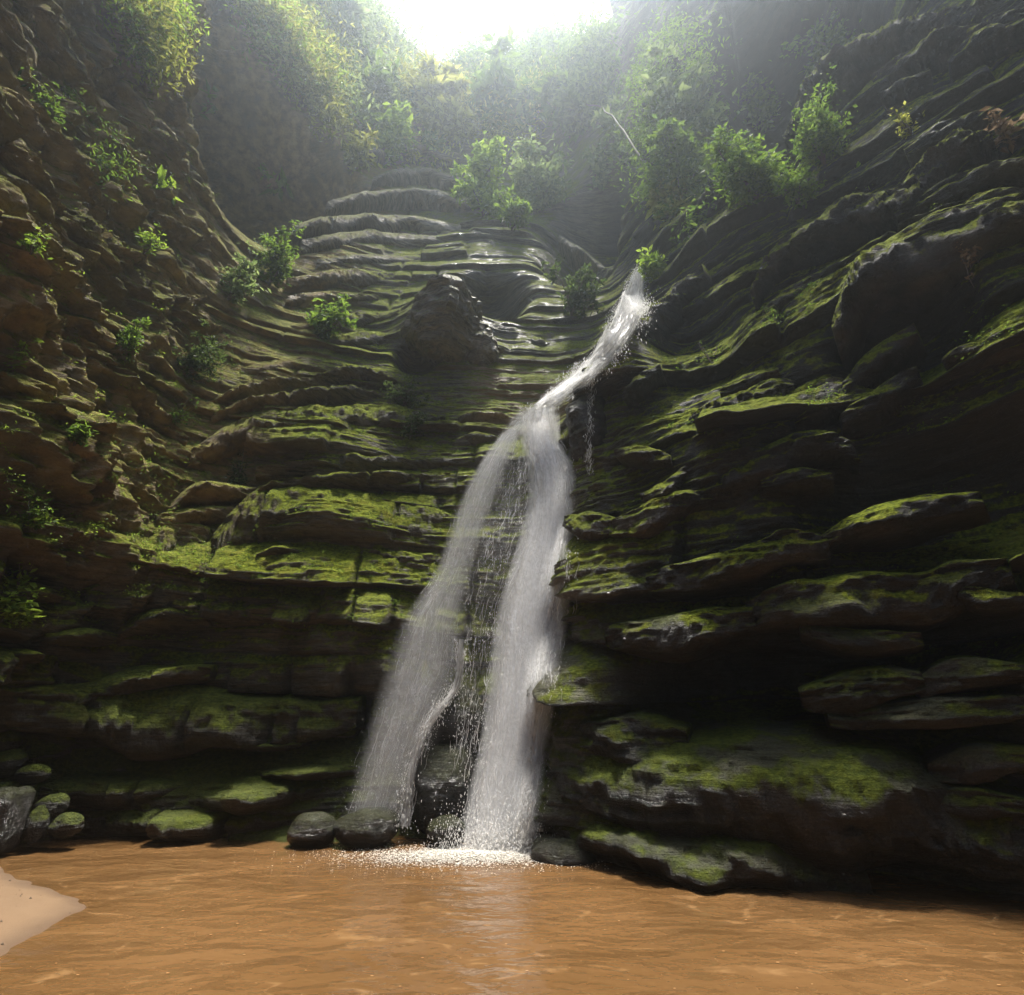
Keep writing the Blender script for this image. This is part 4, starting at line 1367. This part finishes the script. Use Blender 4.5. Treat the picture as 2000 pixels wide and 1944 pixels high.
plant(20, 1175, 80, 90, 'bright leafy plant at the left edge, low on the wall', 'leaf_bright', 'plant', 'leafy_plant', n=420, leaf=0.12, nb=7)
plant(145, 840, 50, 70, 'small upright plant on the left wall, above the protruding mossy block', 'leaf', 'plant', 'leafy_plant', n=360, leaf=0.08)
plant(20, 700, 40, 50, 'small bright plant at the left edge beside tan plates of rock', 'leaf_bright', 'plant', 'leafy_plant', n=200, leaf=0.09)
plant(465, 925, 50, 70, 'small shrub in the crack left of the big bulging slab', 'leaf_dark', n=500, leaf=0.06)
plant(180, 330, 60, 70, 'trailing plant on the left wall, above the bright broad leaves', 'leaf', 'plant', 'leafy_plant', n=420, leaf=0.06, hang=True)
plant(120, 210, 60, 90, 'trailing dark plant near the top of the left wall', 'leaf', 'plant', 'leafy_plant', n=520, leaf=0.055, hang=True)
plant(280, 470, 60, 60, 'small fern on the left wall, beside the slanting tan slab', 'leaf_bright', 'fern', 'fern', n=260, leaf=0.08)
plant(60, 1010, 70, 60, 'leafy clump low on the left wall, above the bright plant', 'leaf', 'plant', 'leafy_plant', n=420, leaf=0.07)
plant(330, 800, 60, 50, 'small fern in the corner crack between left and back walls', 'leaf', 'fern', 'fern', n=260, leaf=0.07)
plant(60, 470, 60, 60, 'small green tuft on the left wall near the picture edge', 'leaf_bright', 'plant', 'leafy_plant', n=240, leaf=0.065)
plant(1696, 352, 45, 40, 'single bright fern on the mossy right ledge', 'leaf_bright', 'fern', 'fern', n=160, leaf=0.10, nb=6)
plant(1780, 240, 60, 50, 'tiny yellow-green sprig on the dark right wall', 'leaf_dry', 'sprig', 'sprig', n=160, leaf=0.07)
plant(1865, 520, 50, 120, 'vine hanging below the brightest moss ledge on the right', 'leaf_brown', 'vine', 'vine', n=420, leaf=0.055, hang=True, nb=6)
plant(1975, 255, 60, 60, 'cluster of pale withered leaves at the right edge', 'leaf_brown', 'plant', 'withered_plant', n=200, leaf=0.12, nb=6)
plant(1400, 700, 60, 60, 'thin curling sprig above the moss ledge right of the fall', 'leaf_dark', 'sprig', 'sprig', n=120, leaf=0.06)
plant(1115, 580, 120, 80, 'dark glossy shrub left of the upper stream', 'leaf_dark', n=1400, leaf=0.08)
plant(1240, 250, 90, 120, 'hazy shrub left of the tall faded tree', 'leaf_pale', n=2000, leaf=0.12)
plant(1150, 200, 120, 110, 'hazy bush on the far slope under the right cliff', 'leaf', n=2200, leaf=0.16)
plant(1010, 200, 160, 130, 'wide hazy bush on the far slope in the middle', 'leaf', n=3000, leaf=0.17)
plant(900, 240, 120, 100, 'brownish bush on the far slope left of the middle', 'leaf_dry', n=2200, leaf=0.15)
plant(820, 180, 110, 110, 'brown-green bush just below the notch in the skyline', 'leaf_dry', n=2200, leaf=0.16)
plant(700, 150, 110, 150, 'hazy green bush on the left slope below the skyline', 'leaf', n=2800, leaf=0.16)
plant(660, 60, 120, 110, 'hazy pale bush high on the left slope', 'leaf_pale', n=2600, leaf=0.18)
plant(680, 300, 70, 70, 'olive bush left of the light green shrub', 'leaf_dry', n=1200, leaf=0.11)
plant(840, 305, 80, 50, 'low bush right above the wet terraces', 'leaf', n=1000, leaf=0.10)
plant(1000, 420, 80, 70, 'small shrub below the bright shrub, on the brown ridge', 'leaf', n=1100, leaf=0.08)
plant(1560, 370, 90, 70, 'low green shrub under the upright tree on the right wall', 'leaf', n=1200, leaf=0.07)
plant(1180, 330, 60, 80, 'thin shrub at the top of the dark recess', 'leaf_pale', n=900, leaf=0.10)


def hanging_mat(px0, px1, pyf, h, n, mat, seed, name, ln=(0.35, 1.0), drop=1.0):
    """mass of grass and vines that hangs over the rock"""
    r = np.random.default_rng(seed)
    V, F, k = [], [], 0
    for _ in range(n):
        px = px0 + (px1 - px0) * r.random()
        y0, y1 = pyf(px)
        py = y0 + (y1 - y0) * r.random()
        p, nr = hit(px, py, BV)
        if p is None:
            continue
        nr = nr * np.array([1, 1, 0]); nr /= np.linalg.norm(nr) + 1e-9
        L = (ln[0] + (ln[1] - ln[0]) * r.random())
        L *= max(1.0, np.linalg.norm(p - CAM) / 14.0)
        s = np.cross(nr, [0, 0, 1.0]) * 0.018 * (0.6 + r.random()) * L * 2.2
        g = nr * (0.15 + 0.3 * r.random()) * L + np.cross(nr, [0, 0, 1]) * r.normal() * 0.22 * L
        a = p + nr * 0.02
        b = a + g * 0.8 + np.array([0, 0, 0.10 * L])
        c = a + g * 1.25 - np.array([0, 0, 0.42 * L * drop])
        e = a + g * 1.1 - np.array([0, 0, 0.95 * L * drop])
        V += [a - s, a + s, b - s, b + s, c - s * 0.8, c + s * 0.8, e]
        F += [[k, k + 1, k + 3, k + 2], [k + 2, k + 3, k + 5, k + 4], [k + 4, k + 5, k + 6, k + 6]]
        k += 7
    V = np.array(V)
    tri = []
    for q in F:
        tri.append(q[:3])
        if q[2] != q[3]:
            tri.append([q[0], q[2], q[3]])
    o = mesh_obj(name, V, np.array(tri), M[mat])
    tag(o, kind='stuff')
    return o


def leafy_mat(pxs, pyf, n, mat, seed, leaf=0.1, droop=0.5, lift=0.25, aspect=0.3, name='hanging_grass'):
    """cover of grass and small leaves over a shoulder of the wall"""
    r = np.random.default_rng(seed)
    P = []
    per = 130
    for _ in range(n // per):
        px = pxs[0] + (pxs[1] - pxs[0]) * r.random()
        y0, y1 = pyf(px)
        p, nr = hit(px, y0 + (y1 - y0) * r.random(), BV)
        if p is None:
            continue
        k = max(1.0, np.linalg.norm(p - CAM) / 10.0)
        R = k * (0.16 + 0.42 * r.random() ** 2)
        g = r.normal(size=(per, 3)); g /= np.linalg.norm(g, axis=1)[:, None]
        g *= (r.random((per, 1)) ** 0.45) * R * np.array([1.0, 1.0, 0.7])
        P += list(p + nr * lift * k * r.random() + g - np.array([0, 0, droop * R * 0.8]) * r.random((per, 1)))
    P = np.array(P)
    k = np.maximum(1.0, np.linalg.norm(P - CAM, axis=1) / 10.0)
    v, f = leaves(P, leaf * np.mean(k), seed + 1, droop, aspect)
    o = mesh_obj(name, v, f, M[mat], smooth_shade=False)
    tag(o, kind='stuff')
    return o


leafy_mat((490, 655), lambda x: (max(-10, (x - 590) * 1.2), 30 + (x - 480) * 1.45), 36000, 'leaf_dry', 5, 0.075)
leafy_mat((500, 650), lambda x: (0, 40 + (x - 490) * 1.4), 20000, 'leaf_bright', 6, 0.07)
leafy_mat((245, 338), lambda x: (-10, 50 + (1 - abs(x - 295) / 50) * 100), 7000, 'leaf_dry', 7, 0.075)
leafy_mat((240, 340), lambda x: (-10, 50 + (1 - abs(x - 295) / 50) * 90), 4000, 'leaf_bright', 8, 0.065)
leafy_mat((640, 800), lambda x: (0, 240), 17000, 'leaf_pale', 9, 0.075)
leafy_mat((880, 1200), lambda x: (60, 220), 30000, 'leaf', 10, 0.08)
leafy_mat((760, 1080), lambda x: (150, 330), 12000, 'leaf_dry', 11, 0.07)
leafy_mat((1240, 1370), lambda x: (70, 420), 16000, 'leaf', 12, 0.07)
leafy_mat((60, 240), lambda x: (40 + x * 0.9, 110 + x * 1.25), 900, 'leaf', 13, 0.07)
leafy_mat((20, 330), lambda x: (820 + x * 0.1, 1000), 700, 'leaf', 14, 0.05, name='ground_cover')

def crest_cover(pxs, pys, n, mat, seed, leaf):
    """tufts of moss and tiny ferns that root where the rock faces up"""
    r = np.random.default_rng(seed)
    P = []
    tries = 0
    while len(P) < n and tries < 9000:
        tries += 1
        p, nr = hit(pxs[0] + (pxs[1] - pxs[0]) * r.random(), pys[0] + (pys[1] - pys[0]) * r.random(), BV)
        if p is None or nr[2] < 0.30:
            continue
        m_ = int(10 + 40 * r.random() ** 2)
        P += list(p + nr * 0.01 + r.normal(size=(m_, 3)) * np.array([0.09, 0.05, 0.025]))
    v, f = leaves(np.array(P), leaf, seed + 1, 0.3, 0.4)
    o = mesh_obj('ground_cover', v, f, M[mat], smooth_shade=False)
    tag(o, kind='stuff')


crest_cover((180, 900), (560, 1250), 9000, 'leaf', 31, 0.045)
crest_cover((0, 420), (150, 1250), 7000, 'leaf_bright', 32, 0.040)
crest_cover((1250, 2000), (350, 1300), 8000, 'leaf', 33, 0.040)

# a bare pole of dead wood that leans across the recess
a_, _n = hit(1135, 205, BV)
b_, _n = hit(1275, 348, BV)
q = np.linspace(0, 1, 14)[:, None]
pth = a_ * (1 - q) + b_ * q + np.array([0, -0.9, 0.2]) * np.sin(np.pi * q) * 0.6 + np.array([0, -0.12, 0])
pth += 0.05 * rng.normal(size=pth.shape)
v, f = tube(pth, 0.022, 0.045, 7)
o = mesh_obj('dead_branch', v, f, M['bark'])
tag(o, 'long bare dead branch leaning across the dark recess', 'branch')

# ---------------------------------------------------------------- haze
m, nt = new_mat('valley_air')
N = NT(nt)
pv = N.n('ShaderNodeVolumePrincipled')
pv.inputs['Color'].default_value = (0.80, 0.90, 1.0, 1)
pv.inputs['Density'].default_value = HAZE_DENSITY
pv.inputs['Anisotropy'].default_value = HAZE_ANISO
N.out(None, pv.outputs[0])
bx = np.array([[x, y, z] for z in (-4.0, 74.0) for y in (-30.0, 60.0) for x in (-60.0, 60.0)])
hz = mesh_obj('haze', bx, [[0, 2, 3, 1], [4, 5, 7, 6], [0, 1, 5, 4], [2, 6, 7, 3], [0, 4, 6, 2], [1, 3, 7, 5]], m, smooth_shade=False)
tag(hz, kind='stuff')
